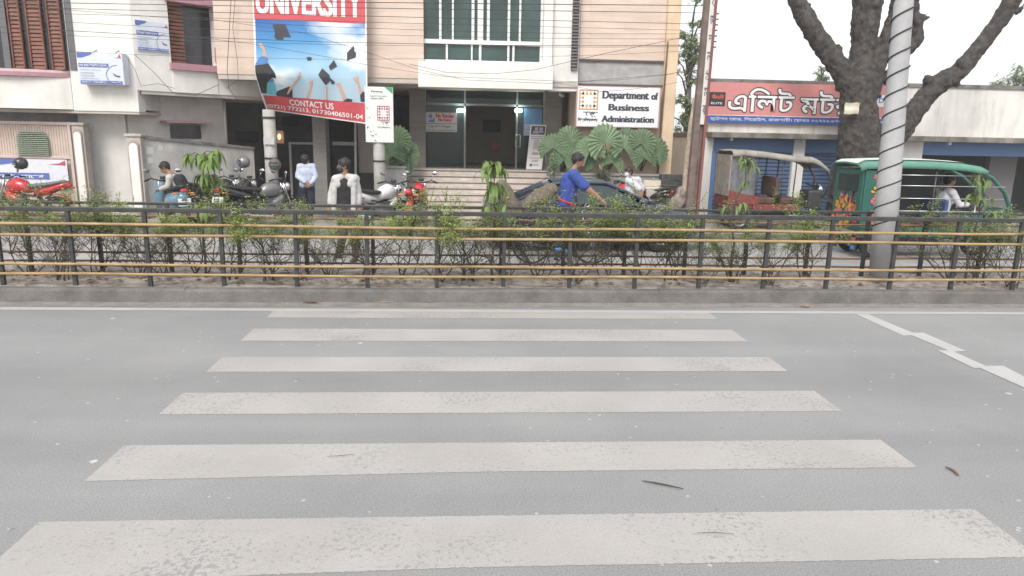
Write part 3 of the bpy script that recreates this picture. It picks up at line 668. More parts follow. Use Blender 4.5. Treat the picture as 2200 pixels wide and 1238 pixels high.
# ================================================================== LEFT HOUSE
YH = 17.2
LH = thing('house', 'white two storey house with brown shuttered bay window and mauve sills', 'building', (-9, YH, 0))
zf = W(230, 239, YH).z; hx0, hx1 = W(150, 150, YH).x, W(299, 240, YH).x
MB().box(hx0, hx1, YH, YH+.35, zf, BZ).build('front_wall', M_CREAM, LH, world=True)
MB().box(hx0-8, hx1-.01, YH+.36, 26, zf+.05, BZ).build('upper_storey', M_CREAM2, LH, world=True)
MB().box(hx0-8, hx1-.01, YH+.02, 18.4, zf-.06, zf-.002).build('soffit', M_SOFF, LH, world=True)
def bay(z0, z1, bul, y0): # bowed strip in front of the bay
    n = 14; x0, x1 = hx0-3.6, hx0-.01; p = []
    for k in range(n+1):
        t = k/n; p.append((x0+(x1-x0)*t, YH-bul*(1-abs(2*t-1)**2.6)))
    return [[V((x, y, z0)) for x, y in p] + [V((x1, YH+.3, z0)), V((x0, YH+.3, z0))], [V((x, y, z1)) for x, y in p] + [V((x1, YH+.3, z1)), V((x0, YH+.3, z1))]]
zs0, zs1 = W(80, 164, YH-.3).z, W(80, 149, YH-.3).z
MB().loft(bay(zf+.02, zs0-.004, .33, 0)).build('bay_apron', M_CREAM, LH, world=True)
MB().loft(bay(zs0, zs0+.09, .46, 0)).build('bay_sill', M_PINKT, LH, world=True)
MB().loft(bay(zs0+.092, zs1, .42, 0)).build('bay_ledge', M_PINKL, LH, world=True)
MB().loft(bay(zs1+.004, BZ, .2, 0)).build('bay_glazing', M_WINDK, LH, world=True)
for p0, p1 in ((2, 16), (20, 46), (56, 89), (97, 126), (132, 146)):
    x0, x1 = W(p0, 80, YH-.25).x, W(p1, 80, YH-.25).x; s = MB(); z = zs1+.02
    t = ((x0+x1)/2-(hx0-3.6))/3.6; yy = YH-.2*(1-abs(2*t-1)**2.6)-.05
    if p0 in (2, 132): s.box(x0, x1, yy, yy+.03, z, BZ); s.build('bay_mullion', flat('grey_mullion', (.13, .13, .14)), LH, world=True); continue
    s.box(x0, x0+.03, yy-.02, yy+.03, z, BZ); s.box(x1-.03, x1, yy-.02, yy+.03, z, BZ)
    while z < BZ-.1: s.add([(x0+.03, yy, z), (x1-.03, yy, z), (x1-.03, yy+.03, z+.075), (x0+.03, yy+.03, z+.075)], [(0, 1, 2, 3)]); s.add([(x0+.03, yy, z), (x1-.03, yy, z), (x1-.03, yy+.012, z-.012), (x0+.03, yy+.012, z-.012)], [(0, 1, 2, 3)]); z += .085
    s.build('shutter', M_SHUT, LH, world=True)
MB().box(W(-60, 300, 18.2).x, W(176, 300, 18.2).x, 18.2, 18.4, .1, zf-.06).build('recess_wall', M_GREYW, LH, world=True)
wx_, wy_ = W(172, 300, 17.9).x, W(272, 300, 17.9).x
MB().box(wx_, wy_, 17.9, 18.35, .1, zf-.062).build('white_column_wall', M_CREAM2, LH, world=True)
# receding wing at 45 degrees
DW = V((sin(radians(47)), cos(radians(47)), 0)); NW = V((DW.y, -DW.x, 0)); PW = V((hx1, YH, 0))
def wing(t, z, off=0.): return PW + DW*t + V((0, 0, z)) - NW*off
def tw(px, py, off=0.):
    q = hit(px, py, PW-NW*off, NW); return (q-PW).dot(DW), q.z
def wbox(mb, t0, t1, z0, z1, o0, o1): # o = metres behind the wing face
    P = [wing(t0, z0, o0), wing(t1, z0, o0), wing(t1, z0, o1), wing(t0, z0, o1), wing(t0, z1, o0), wing(t1, z1, o0), wing(t1, z1, o1), wing(t0, z1, o1)]
    return mb.add(P, [(0,3,2,1),(4,5,6,7),(0,1,5,4),(1,2,6,5),(2,3,7,6),(3,0,4,7)])
_, zwb = tw(370, 198); TE = 7.0
t0, zw1 = tw(363, 4); t1, zw0 = tw(463, 143)
print('wing', zwb, zw0, zw1, t0, t1)
m = MB(); wbox(m, .002, t0-.05, zwb, BZ, 0, .3); wbox(m, t1+.02, TE, zwb, BZ, 0, .3); wbox(m, t0-.05, t1+.02, zwb, zw0-.12, -.02, .3); wbox(m, t0-.05, t1+.02, zw1+.08, BZ, 0, .3); m.build('wing_wall', M_CREAM, LH, world=True)
m = MB(); wbox(m, t0-.05, t1+.02, zw0-.12, zw1+.08, .2, .28); m.build('wing_glazing', M_WINDK, LH, world=True)
m = MB(); wbox(m, t0-.1, t1+.05, zw0-.15, zw0, -.12, .2); m.build('wing_sill', M_PINKT, LH, world=True); m = MB(); wbox(m, t0-.1, t1+.05, zw1, zw1+.13, -.16, .2); m.build('wing_hood', M_PINKT, LH, world=True)
m = MB(); a0, a1 = tw(368, 60)[0], tw(398, 60)[0]; z = zw0+.01
while z < zw1-.05: wbox(m, a0, a1, z, z+.06, .1, .14); z += .085
m.build('shutter', M_SHUT, LH, world=True)
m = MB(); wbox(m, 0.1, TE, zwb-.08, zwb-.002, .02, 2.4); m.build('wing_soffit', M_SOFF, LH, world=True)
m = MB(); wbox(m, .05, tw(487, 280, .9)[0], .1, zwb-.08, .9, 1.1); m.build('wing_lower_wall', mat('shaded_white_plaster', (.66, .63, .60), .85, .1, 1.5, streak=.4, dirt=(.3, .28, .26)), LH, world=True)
b0, zb1 = tw(365, 268, .88); b1, zb0 = tw(432, 298, .88)
m = MB(); wbox(m, b0, b1, zb0, zb1, .86, .895); m.build('lower_window', M_WINDK, LH, world=True)
m = MB(); c0, zc = tw(353, 259, .6); c1, _ = tw(452, 268, .6); wbox(m, c0, c1, zc-.05, zc, .45, .895); m.build('window_hood', M_PINKT, LH, world=True)
mp = MB(); q = wing(tw(483, 250, .2)[0], 0, .2); mp.tube([q+V((0, 0, .2)), q+V((0, 0, 3.3))], .04, 8); mp.build('downpipe', flat('dark_pipe', (.16, .14, .13)), LH, True, world=True)
# cloth hanging from the wing window
cl = MB(); q = wing(tw(462, 125)[0], 0, -.15); zz = tw(462, 105)[1]
for k in range(6):
    cl.add([q+DW*(-.07+.02*k)+V((0, 0, zz-.02*k)), q+DW*(-.03+.02*k)+V((0, 0, zz+.02)), q+DW*(-.02+.025*k)+NW*.03*(k % 2)+V((0, 0, zz-.38+.03*k)), q+DW*(-.08+.02*k)+V((0, 0, zz-.33))], [(0, 1, 2, 3)])
tag(cl.build('cloth', flat('pink_cloth', (.55, .22, .22), .9)), 'small pink cloth hanging at the corner of the upstairs window', 'cloth')
# gate pillars, gate, boundary wall
def gate_pillar(px0, px1, ptop, Y, lab):
    a, b = W(px0, ptop, Y), W(px1, ptop, Y); c = (a.x+b.x)/2; w = b.x-a.x
    t = thing('gate_pillar', lab, 'pillar', (c, Y, .12), 0, 'ornate pillars of the house gate'); H = a.z-.12
    MB().box(-w/2, w/2, 0, w*.9, 0, H-.02).build('shaft', mat('pillar_plaster', (.46, .42, .38), .85, .15, 3, streak=.5, dirt=(.22, .19, .17)), t, bevel=.02)
    r = MB(); hw = w*.27
    def oval(hw, z0, z1): return [V((hw*cos(q), 0, z1-hw+hw*sin(q))) for q in [pi*k/8 for k in range(9)]] + [V((-hw*cos(q), 0, z0+hw-hw*sin(q))) for q in [pi*k/8 for k in range(9)]]
    rim = [oval(w*.36, .14, H-.1), oval(w*.30, .2, H-.16)]
    for o, d in ((rim[0], .035),):
        r.prism([p+V((0, -d, 0)) for p in o], (0, d-.001, 0))
    r.build('moulding', flat('mauve_moulding', (.36, .27, .25)), t)
    MB().prism([p+V((0, -.05, 0)) for p in rim[1]], (0, .014, 0)).build('oval_panel', M_CREAM, t)
    MB().box(-w*.6, w*.6, -w*.1, w, H-.018, H+.05).build('cap', mat('pillar_plaster', (.46, .42, .38)), t, bevel=.015)
    return t
gate_pillar(152, 178, 268, 17.35, 'gate pillar with a white oval panel between beige gate and white wall column')
gate_pillar(270, 301, 292, 17.1, 'gate pillar with a long white oval panel at the start of the concrete boundary wall')
a, b = W(-70, 265, 17.45), W(150, 265, 17.45)
GT = thing('gate', 'beige corrugated metal gate with a pale green arched louvre', 'gate', (a.x+1.2, 17.45, .12))
m = MB(); x = a.x; k = 0
while x < b.x: m.box(x, x+.03, 17.45+(.012 if k % 2 else 0), 17.47, .2, a.z); x += .03; k += 1
m.build('corrugated_panel', mat('beige_gate_paint', (.58, .47, .41), .6, .08, 3), GT, world=True)
m = MB(); zt2 = W(75, 338, 17.45).z; m.box(a.x, b.x+.02, 17.40, 17.475, a.z, a.z+.07); m.box(a.x, b.x, 17.41, 17.475, zt2-.03, zt2+.03); m.box(b.x-.05, b.x+.02, 17.395, 17.48, .12, a.z); m.build('frame', flat('gate_frame', (.55, .46, .42)), GT, world=True, bevel=.008)
c0, c1, ct, cb_ = W(34, 300, 17.42).x, W(104, 300, 17.42).x, W(70, 280, 17.42).z, W(70, 334, 17.42).z
m = MB(); nsl = 13
for k in range(nsl):
    z = cb_+(ct-cb_)*k/nsl; f = k/nsl; hw = (c1-c0)/2*(1 if f < .6 else math.sqrt(max(.2, 1-((f-.6)/.52)**2)) ); cx_ = (c0+c1)/2
    dz = (ct-cb_)/nsl; m.add([(cx_-hw, 17.36, z+.005), (cx_+hw, 17.36, z+.005), (cx_+hw, 17.415, z+dz*.62), (cx_-hw, 17.415, z+dz*.62), (cx_+hw, 17.44, z+.005), (cx_-hw, 17.44, z+.005)], [(0, 1, 2, 3), (0, 5, 4, 1)])
m.build('arched_louvre', flat('pale_green_paint', (.38, .46, .36), .6), GT, world=True)
BW = thing('boundary_wall', 'stained grey concrete boundary wall with torn paper notices', 'wall', (W(301, 400, 17.2).x, 17.2, 0))
P0 = V((W(299, 400, 17.15).x, 17.15, 0)); DB = V((sin(radians(47)), cos(radians(47)), 0)); NB = V((DB.y, -DB.x, 0))
L = 2.6; z0 = hit(302, 297, P0, NB).z; q1 = hit(545, 322, P0, NB); z1 = q1.z; L = (q1-P0).dot(DB); print('bwall', z0, z1, L)
z1 += .35*(0)
m = MB(); P = lambda t, z, o: P0+DB*t-NB*o+V((0, 0, z))
m.add([P(0, .1, 0), P(L, .1, 0), P(L, .1, .15), P(0, .1, .15), P(0, z0, 0), P(L, z1, 0), P(L, z1, .15), P(0, z0, .15)], [(0,3,2,1),(4,5,6,7),(0,1,5,4),(1,2,6,5),(2,3,7,6),(3,0,4,7)]); m.build('wall_face', M_CONC, BW, world=True)
m = MB(); rr = random.Random(4); n = 26; lo = []
for k in range(n+1):
    t = L*k/n; zz = z0+(z1-z0)*k/n+rr.uniform(-.006, .006); lo.append([P(t, zz+.002, -.04), P(t, zz+.07+rr.uniform(-.012, .012), -.04), P(t, zz+.08, .19), P(t, zz+.002, .19)])
m.loft(lo); m.build('coping', M_CONCD, BW, world=True)
m = MB()
for x0, y0, x1, y1 in ((314, 315, 331, 332), (316, 338, 330, 352), (339, 311, 350, 324)):
    q = [hit(x, y, P0+NB*.006, NB) for x, y in ((x0, y1), (x1, y1-1), (x1-1, y0+2), (x0+1, y0))]; m.add(q, [(0, 1, 2, 3)])
m.build('paper_notice', flat('faded_paper', (.55, .55, .54)), BW, world=True)
# ================================================================== SHOP ON THE RIGHT
YS = 19.0
SH_ = thing('shop_building', 'low concrete roadside shop with blue roller shutters and a stained parapet', 'shop', (12, YS, 0))
s0, s1 = W(1524, 250, YS).x, 24.
pz1, pz0, lz0 = W(1700, 173, YS).z, W(1700, 287, YS).z, W(1700, 299, YS-.45).z
M_PARA = mat('parapet_plaster', (.72, .70, .67), .9, .08, 1.2, streak=.8, dirt=(.26, .24, .2), fine=.06)
MB().box(s0, s1, YS, YS+.25, pz0, pz1-.1).build('parapet', M_PARA, SH_, world=True)
MB().box(s0-.03, s1, YS-.04, YS+.3, pz1-.098, pz1).build('parapet_coping', M_CONCD, SH_, world=True)
MB().box(s0-.05, s1, YS-.45, 26, lz0, pz0-.004).build('canopy_slab', mat('mossy_concrete', (.235, .22, .195), .95, .35, 2.2, .3, streak=1., dirt=(.07, .065, .045), fine=.2), SH_, world=True, bevel=.015)
xs_ = [W(p, 350, YS).x for p in (1508, 1529, 1702, 1726, 1905, 1978)]
for i in (0, 2, 4): MB().box(xs_[i], xs_[i+1], YS-.02, YS+.4, .1, lz0-.003).build('pier', M_CREAM2, SH_, world=True)
ls0, ls1 = W(1700, 300, YS).z, W(1700, 328, YS).z
def shutter(x0, x1):
    MB().box(x0, x1, YS+.02, YS+.3, ls1, lz0-.003).build('lintel_box', M_BLUEL, SH_, world=True)
    s = MB(); z = .14; sec = []
    while z < ls1: sec += [(YS+.12, z), (YS+.085, z+.03), (YS+.085, z+.075), (YS+.12, z+.095)]; z += .105
    s.add([(x, y, z) for y, z in sec for x in (x0, x1)], [(2*k, 2*k+1, 2*k+3, 2*k+2) for k in range(len(sec)-1)]); s.build('roller_shutter', M_BLUE, SH_, world=True)
shutter(xs_[1], xs_[2]); shutter(xs_[3], xs_[4])
g = MB(); g.box(xs_[1]-.02, xs_[1]+.09, YS-.03, YS+.1, .1, ls1); g.build('shutter_guide', M_BLUEL, SH_, world=True)
MB().box(xs_[5], s1, YS+.02, YS+.3, ls1, lz0-.003).build('lintel_box', M_BLUEL, SH_, world=True)
MB().box(xs_[5], s1, 22.5, 22.6, .1, ls1+.2).build('dark_interior', flat('dark_interior', (.07, .07, .07), .8), SH_, world=True)
MB().box(W(2122, 380, 20).x, W(2180, 380, 20).x, 20, 20.2, .1, ls1).build('inner_door', flat('grey_door', (.20, .19, .19), .7), SH_, world=True)
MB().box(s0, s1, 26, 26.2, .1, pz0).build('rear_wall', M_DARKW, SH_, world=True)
MB().box(s0-.02, s0+.15, YS+.41, 26, .1, lz0-.003).build('side_wall', M_CREAM2, SH_, world=True)
m = MB()
for p in (1572, 1727, 2042): c = W(p, 297, YS-.3); m.box(c.x-.03, c.x+.03, YS-.33, YS-.25, lz0-.07, lz0)
m.build('canopy_bulb', M_WHITE, SH_, world=True)
# ================================================================== BANNER
BK = [0, .18, .345, .70, 1.0]
BLp = [(572, 236), (561, 204), (547, 158), (543, 40), (540, -62)]; BLY = [18.75, 18.35, 17.95, 17.95, 17.95]
BRp = [(790, 267), (789.5, 222), (789, 172), (788, 52), (786, -58)]
def pw(tab, v):
    v = max(0, min(1, v))
    for i in range(4):
        if v <= BK[i+1]: t = (v-BK[i])/(BK[i+1]-BK[i]); return i, t
    return 3, 1.
def ban(u, v, d=0.):
    i, t = pw(None, v)
    a = W(*BLp[i], BLY[i]).lerp(W(*BLp[i+1], BLY[i+1]), t); b = W(*BRp[i], 17.9).lerp(W(*BRp[i+1], 17.9), t)
    p = a.lerp(b, u); p.y += .035*sin(u*9+v*2)*(1-.5*v) + .03*sin(u*23-v*7)*max(0, .8-v) - d; return p
def bpx(px, py):
    lo, hi = 0., 1.
    for _ in range(40):
        v = (lo+hi)/2; i, t = pw(None, v)
        L = [BLp[i][k]+(BLp[i+1][k]-BLp[i][k])*t for k in (0, 1)]; Rr = [BRp[i][k]+(BRp[i+1][k]-BRp[i][k])*t for k in (0, 1)]
        u = (px-L[0])/(Rr[0]-L[0]); y = L[1]+(Rr[1]-L[1])*u
        if y > py: lo = v
        else: hi = v
    return u, v
def crop(x, y): return bpx(520+x/4.42, y/4.42)
BN = thing('banner', 'large red and blue university banner with graduation caps hanging on the beige wall', 'banner', (W(665, 100, 17.9).x, 17.9, 3))
def sheet(name, u0, u1, v0, v1, m, nu=40, nv=24, d=0., uv=False):
    vs = [ban(u0+(u1-u0)*i/nu, v0+(v1-v0)*j/nv, d) - BN.location for j in range(nv+1) for i in range(nu+1)]
    fs = [(j*(nu+1)+i, j*(nu+1)+i+1, (j+1)*(nu+1)+i+1, (j+1)*(nu+1)+i) for j in range(nv) for i in range(nu)]
    mb = MB(); mb.add(vs, fs); me = mb.mesh(name, True, False); me.materials.append(m)
    if uv:
        l = me.uv_layers.new(name='uv'); 
        for lp in me.loops: k = lp.vertex_index; l.data[lp.index].uv = ((k % (nu+1))/nu, (k//(nu+1))/nv)
    return link(name, me, BN)
M_BRED = flat('banner_red', (.55, .075, .09), .5); M_BW = flat('banner_white', (.8, .8, .8), .5)
sheet('banner_cloth', 0, 1, 0, 1, M_BW)
sheet('header_panel', .012, .99, .70, 1, M_BRED, d=.006); sheet('footer_panel', .018, .985, .012, .18, M_BRED, d=.006)
pm = bpy.data.materials.new('printed_sky_picture'); pm.use_nodes = True; n_, l_ = pm.node_tree.nodes, pm.node_tree.links
uvn = n_.new('ShaderNodeUVMap'); uvn.uv_map = 'uv'; sxy = n_.new('ShaderNodeSeparateXYZ'); l_.new(uvn.outputs[0], sxy.inputs[0])
rp = n_.new('ShaderNodeValToRGB'); e = rp.color_ramp.elements
for k in range(2): e.new(.5)
for q, (p, c) in zip(e, ((0., (.40, .54, .64)), (.36, (.33, .54, .70)), (.66, (.07, .29, .58)), (1., (.02, .10, .36)))): q.position = p; q.color = (*c, 1)
ma = n_.new('ShaderNodeMath'); ma.operation = 'MULTIPLY_ADD'; ma.inputs[1].default_value = -.22; l_.new(sxy.outputs[0], ma.inputs[0]); l_.new(sxy.outputs[1], ma.inputs[2]); l_.new(ma.outputs[0], rp.inputs[0])
def blob(cx, cy, r0, r1, sx=1.):
    m_ = n_.new('ShaderNodeMapping'); m_.inputs['Location'].default_value = (-cx*sx, -cy, 0); m_.inputs['Scale'].default_value = (sx, 1, 0); l_.new(uvn.outputs[0], m_.inputs[0])
    ns = n_.new('ShaderNodeTexNoise'); ns.inputs['Scale'].default_value = 6; ns.inputs['Detail'].default_value = 5; l_.new(uvn.outputs[0], ns.inputs['Vector'])
    ln = n_.new('ShaderNodeVectorMath'); ln.operation = 'LENGTH'; l_.new(m_.outputs[0], ln.inputs[0])
    ad = n_.new('ShaderNodeMath'); ad.operation = 'MULTIPLY_ADD'; ad.inputs[1].default_value = .3; l_.new(ns.outputs[0], ad.inputs[0]); l_.new(ln.outputs['Value'], ad.inputs[2])
    mr = n_.new('ShaderNodeMapRange'); mr.inputs[1].default_value = r1+.15; mr.inputs[2].default_value = r0+.15; l_.new(ad.outputs[0], mr.inputs[0]); return mr.outputs[0]
cur = rp.outputs[0]
for bb in (blob(.74, 1., .05, .34, 1.2), blob(1., .66, .12, .3, .8), blob(.2, .3, .02, .14, .6)):
    x_ = n_.new('ShaderNodeMixRGB'); x_.inputs[2].default_value = (.78, .82, .84, 1); l_.new(bb, x_.inputs[0]); l_.new(cur, x_.inputs[1]); cur = x_.outputs[0]
l_.new(cur, n_['Principled BSDF'].inputs['Base Color']); n_['Principled BSDF'].inputs['Roughness'].default_value = .5
sheet('sky_picture', .018, .985, .18, .70, pm, d=.006, uv=True)
Fb = lambda u, v, d: ban(u, v, d)
mb = MB(); text(mb, 'UNIVERSITY', (.035, .735, .955, .895), Fb, .012, .015, heavy=.006); mb.build('header_lettering', M_BW, BN, world=True, recalc=False)
mb = MB(); text(mb, 'CONTACT US', (.26, .092, .68, .155), Fb, .013, .02); mb.build('contact_lettering', M_BW, BN, world=True, recalc=False); mb = MB(); text(mb, '(0721) 772213, 01730406501-04', (.025, .022, .955, .078), Fb, .013, .015); mb.build('phone_lettering', M_BW, BN, world=True, recalc=False)
def cp_(name, polys, m, d=.014):
    import bmesh
    for q in polys:
        bm = bmesh.new(); bm.faces.new([bm.verts.new((*crop(*p), 0)) for p in q]); bmesh.ops.triangulate(bm, faces=bm.faces); bmesh.ops.subdivide_edges(bm, edges=bm.edges, cuts=5, use_grid_fill=True); bmesh.ops.triangulate(bm, faces=bm.faces)
        bm.verts.index_update(); mb = MB(); mb.add([Fb(v.co.x, v.co.y, d) for v in bm.verts], [tuple(v.index for v in f.verts) for f in bm.faces]); bm.free(); mb.build(name, m, BN, world=True, recalc=False)
M_CAP = flat('cap_print', (.045, .045, .06)); M_SKN = flat('skin_print', (.56, .34, .26)); M_GWN = flat('gown_print', (.03, .03, .035)); M_BLP = flat('blue_print', (.08, .22, .5)); M_TEAL = flat('teal_print', (.12, .42, .52))
cp_('printed_cap', [[(288,232),(412,236),(465,355),(395,350),(390,378),(330,380),(305,350),(312,310)], [(1060,432),(1068,488),(1084,500),(1080,545),(1030,560),(995,580),(994,500)], [(612,545),(640,540),(664,548),(655,578),(622,574)], [(870,566),(900,630),(836,668),(822,630)], [(762,648),(828,712),(836,742),(880,780),(872,802),(845,796),(838,768),(796,812),(724,712)]], M_CAP)
cp_('printed_gown', [[(122,620),(245,600),(312,700),(320,748),(290,735),(245,775),(232,890),(185,885),(130,705)], [(318,900),(330,865),(455,820),(482,850),(485,930),(330,912)], [(1120,905),(1150,870),(1180,880),(1180,975),(1125,965)], [(960,965),(1000,935),(1050,945),(1045,968)]], M_GWN, .012)
cp_('printed_sleeve', [[(122,612),(160,550),(185,532),(245,555),(240,600),(180,615)], [(245,775),(290,742),(300,770),(250,785)]], M_BLP, .013)
cp_('printed_robe', [[(236,785),(300,770),(325,895),(310,910),(232,890)]], M_TEAL, .013)
cp_('printed_arm', [[(150,415),(175,405),(212,440),(240,545),(195,530),(200,480)], [(545,680),(560,690),(550,745),(440,900),(430,890),(460,825),(530,745)], [(645,770),(676,765),(670,820),(640,935),(612,935),(645,825)], [(792,815),(815,830),(812,870),(820,950),(798,950),(800,860)], [(885,790),(930,790),(990,930),(960,960),(915,830)], [(1050,740),(1100,725),(1110,790),(1145,870),(1120,905),(1095,800)]], M_SKN, .015)
# ================================================================== SIGNS
def signboard(name, lab, tl, br, Y, dep, m, cat='sign', bevel=.01, group=None):
    F, w, h, O = facade_fn(tl, br, Y)
    t = thing(name, lab, cat, tuple(O), 0, group); MB().box(0, w, .001, dep, 0, h).build('board', m, t, bevel=bevel)
    return t, F, w, h
def emblem(mb, u0, v0, u1, v1, F, d):
    def q(a, b, c, e): rect(mb, u0+(u1-u0)*a, v0+(v1-v0)*b, u0+(u1-u0)*c, v0+(v1-v0)*e, F, d)
    t = .055
    q(0, 0, 1, t); q(0, 1-t, 1, 1); q(0, t, t, 1-t); q(1-t, t, 1, 1-t)
    for k in range(1, 5):
        c = k/5
        for s in (0, 1):
            f = (lambda a, b, c_, e: q(a, b, c_, e)) if s else (lambda a, b, c_, e: q(b, a, e, c_))
            f(c-.02, t, c+.02, .16); f(c-.06, .16, c+.06, .25); f(c-.02, .84, c+.02, 1-t); f(c-.06, .75, c+.06, .84)
M_SIGNW = flat('sign_white', (.76, .77, .80), .45)
DS, F, w, h = signboard('department_sign', 'white wall sign reading Department of Business Administration', (1240, 184), (1415, 276), 18.3, .2, flat('pink_sign_edge', (.55, .36, .36)), bevel=.004)
mb = MB(); rect(mb, .012, .02, .985, .98, F, .004); mb.build('face', M_SIGNW, DS, world=True, recalc=False)
mb = MB(); emblem(mb, .03, .42, .255, .91, F, .009); mb.build('emblem', flat('gold_print', (.55, .28, .07)), DS, world=True, recalc=False)
mb = MB(); K = lambda x, y: ((x-190)/1800, 1-(y-150)/920)
for s, (x0, y0, x1, y1), b in (('Department', (745, 480, 1730, 250), .015), ('of', (1795, 430, 1930, 270), .015), ('Business', (885, 690, 1750, 540), .015), ('Administration', (745, 950, 1870, 805), .015), ('বেরন্দ্র', (340, 850, 650, 715), .02), ('িবশ্বিবদ্যালয়', (230, 955, 650, 860), .01)):
    a, b_ = K(x0, y0), K(x1, y1); text(mb, s, (*a, *b_), F, .009, b, heavy=.0055 if s[0] in 'DoBA' else .002)
mb.build('lettering', M_INK, DS, world=True, recalc=False)
# kiosk board on the concrete pole
KS, F, w, h = signboard('pole_sign', 'tall white board with a red square emblem on the concrete pole beside the banner', (783, 186), (846, 307), 17.45, .04, flat('kiosk_white', (.70, .72, .70)))
mb = MB(); K = lambda x, y: ((x-10)/520, 1-(y-130)/1005)
a, b = K(235, 735), K(460, 470); emblem(mb, *a, *b, F, .004); mb.build('emblem', flat('crimson_print', (.48, .05, .10)), KS, world=True, recalc=False)
mb = MB()
for s, (x0, y0, x1, y1), bd in (('বেরন্দ্র', (300, 825, 465, 745), .02), ('িবশ্বিবদ্যালয়', (245, 880, 470, 840), .01), ('িবেশষজ্ঞ', (130, 250, 345, 195), .03), ('অনুমতি ছাড়া প্রবেশ', (100, 310, 430, 285), .01), ('সম্পূর্ণ নিষেধ', (120, 360, 360, 325), .01)):
    a, b = K(x0, y0), K(x1, y1); text(mb, s, (*a, *b), F, .004, bd)
r = random.Random(2)
for k in range(26):
    x, y = (r.uniform(20, 200), r.uniform(480, 740)) if k % 2 else (r.uniform(60, 240), r.uniform(800, 1040)); s = r.uniform(8, 34)
    pts = [K(x+r.uniform(-s, s), y+r.uniform(-s, s)) for _ in range(3)]; poly(mb, [(max(.01, u), v) for u, v in pts], F, .0045)
mb.build('lettering', M_INK, KS, world=True, recalc=False)
mb = MB(); poly(mb, [K(375, 132), K(520, 132), K(520, 250)], F, .005); mb.build('green_corner', flat('green_print', (.06, .33, .16)), KS, world=True, recalc=False); mb = MB(); poly(mb, [K(165, 1110), K(215, 1110), K(190, 1080)], F, .005); mb.build('green_mark', flat('green_print', (.06, .33, .16)), KS, world=True, recalc=False)
# no vaccine sign
NV, F, w, h = signboard('vaccine_notice', 'white hanging notice reading No Vaccine No Entry on the glass front', (910, 240), (982, 284), 20.45, .01, flat('notice_white', (.55, .54, .54)), bevel=0)
mb = MB(); text(mb, 'No Vaccine', (.37, .71, .90, .91), F, .004, .01, heavy=.008); text(mb, 'No Entry', (.44, .49, .83, .68), F, .004, .01, heavy=.008); mb.build('red_lettering', flat('notice_red', (.55, .05, .06)), NV, world=True, recalc=False)
mb = MB(); text(mb, 'বেরন্দ্র িবশ্বিবদ্যালয়', (.1, .14, .82, .34), F, .004, .02)
for b in ((0, .40, 1, .425), (0, .97, 1, .99), (0, .06, 1, .085)): rect(mb, *b, F, .004)
mb.build('lettering', M_INK, NV, world=True, recalc=False)
mb = MB(); poly(mb, [(.12, .5), (.32, .47), (.33, .75), (.27, .6), (.2, .62)], F, .004); poly(mb, [(.14, .8), (.2, .9), (.27, .82), (.25, .7), (.17, .68)], F, .004); mb.build('blue_print', flat('notice_blue', (.12, .2, .42)), NV, world=True, recalc=False)
# blue poster and standee at the door
PS, F, w, h = signboard('poster', 'pale blue poster on the right hand glass of the entrance', (1126, 233), (1164, 292), 20.5, .01, flat('poster_blue', (.16, .33, .58)), bevel=0)
mb = MB(); rect(mb, 0, 0, 1, .42, F, .003); mb.build('pale_half', flat('poster_pale', (.42, .5, .6)), PS, world=True, recalc=False)
mb = MB(); text(mb, 'Welcome', (.15, .6, .85, .68), F, .005, .01); mb.build('lettering', M_WHITE, PS, world=True, recalc=False) if False else None
c0 = W(1130, 365, 19.95); c1 = W(1164, 366, 19.95); zb_ = ZP+.02
h2 = W(1140, 268, 20.15); wv = c1.x-c0.x
SDT = thing('standee', 'white roll up standee with a bus picture leaning in the doorway', 'standee', (c0.x, 19.95, ZP))
F = frame_fn((c0.x, 19.95, zb_), (wv, 0, 0), (h2.x-c0.x, .22, h2.z-zb_), (0, -1, .1))
mb = MB(); mb.prism([F(0, 0, 0), F(1, 0, 0), F(1, 1, 0), F(0, 1, 0)], (0, .012, 0)); mb.build('panel', flat('standee_white', (.86, .86, .87)), SDT, world=True)
mb = MB(); rect(mb, .08, .78, .95, .97, F, .004); mb.build('bus_picture', flat('grey_picture', (.10, .10, .15)), SDT, world=True, recalc=False)
mb = MB(); rect(mb, .2, .82, .85, .86, F, .007); rect(mb, .3, .87, .5, .94, F, .007); rect(mb, .58, .87, .8, .94, F, .007); rect(mb, .15, .8, .6, .815, F, .007); mb.build('bus_body', flat('pale_picture', (.5, .5, .55)), SDT, world=True, recalc=False)
mb = MB()
for k, y in enumerate((.73, .69, .65, .61, .58, .55, .52, .49, .46, .25, .2, .17)): rect(mb, .3-.18*(k in (0, 1, 9)), y, .7+.18*(k in (0, 1, 9)), y+.008, F, .005)
rect(mb, .2, .07, .36, .12, F, .005); rect(mb, .42, .09, .75, .105, F, .005); mb.build('text_lines', M_INK, SDT, world=True, recalc=False)
mb = MB(); rect(mb, .25, .36, .78, .375, F, .005); rect(mb, .3, .33, .68, .345, F, .005); mb.build('red_lines', M_RED, SDT, world=True, recalc=False)
MB().box(c0.x-.05, c1.x+.05, 19.85, 20.1, ZP+.001, ZP+.019).build('foot', M_STEEL, SDT, world=True)
MB().tube([V(F(.5, .02, -.05)), V(F(1.02, 1.03, -.05))], .012, 6).build('support_rod', M_STEEL, SDT, True, world=True)
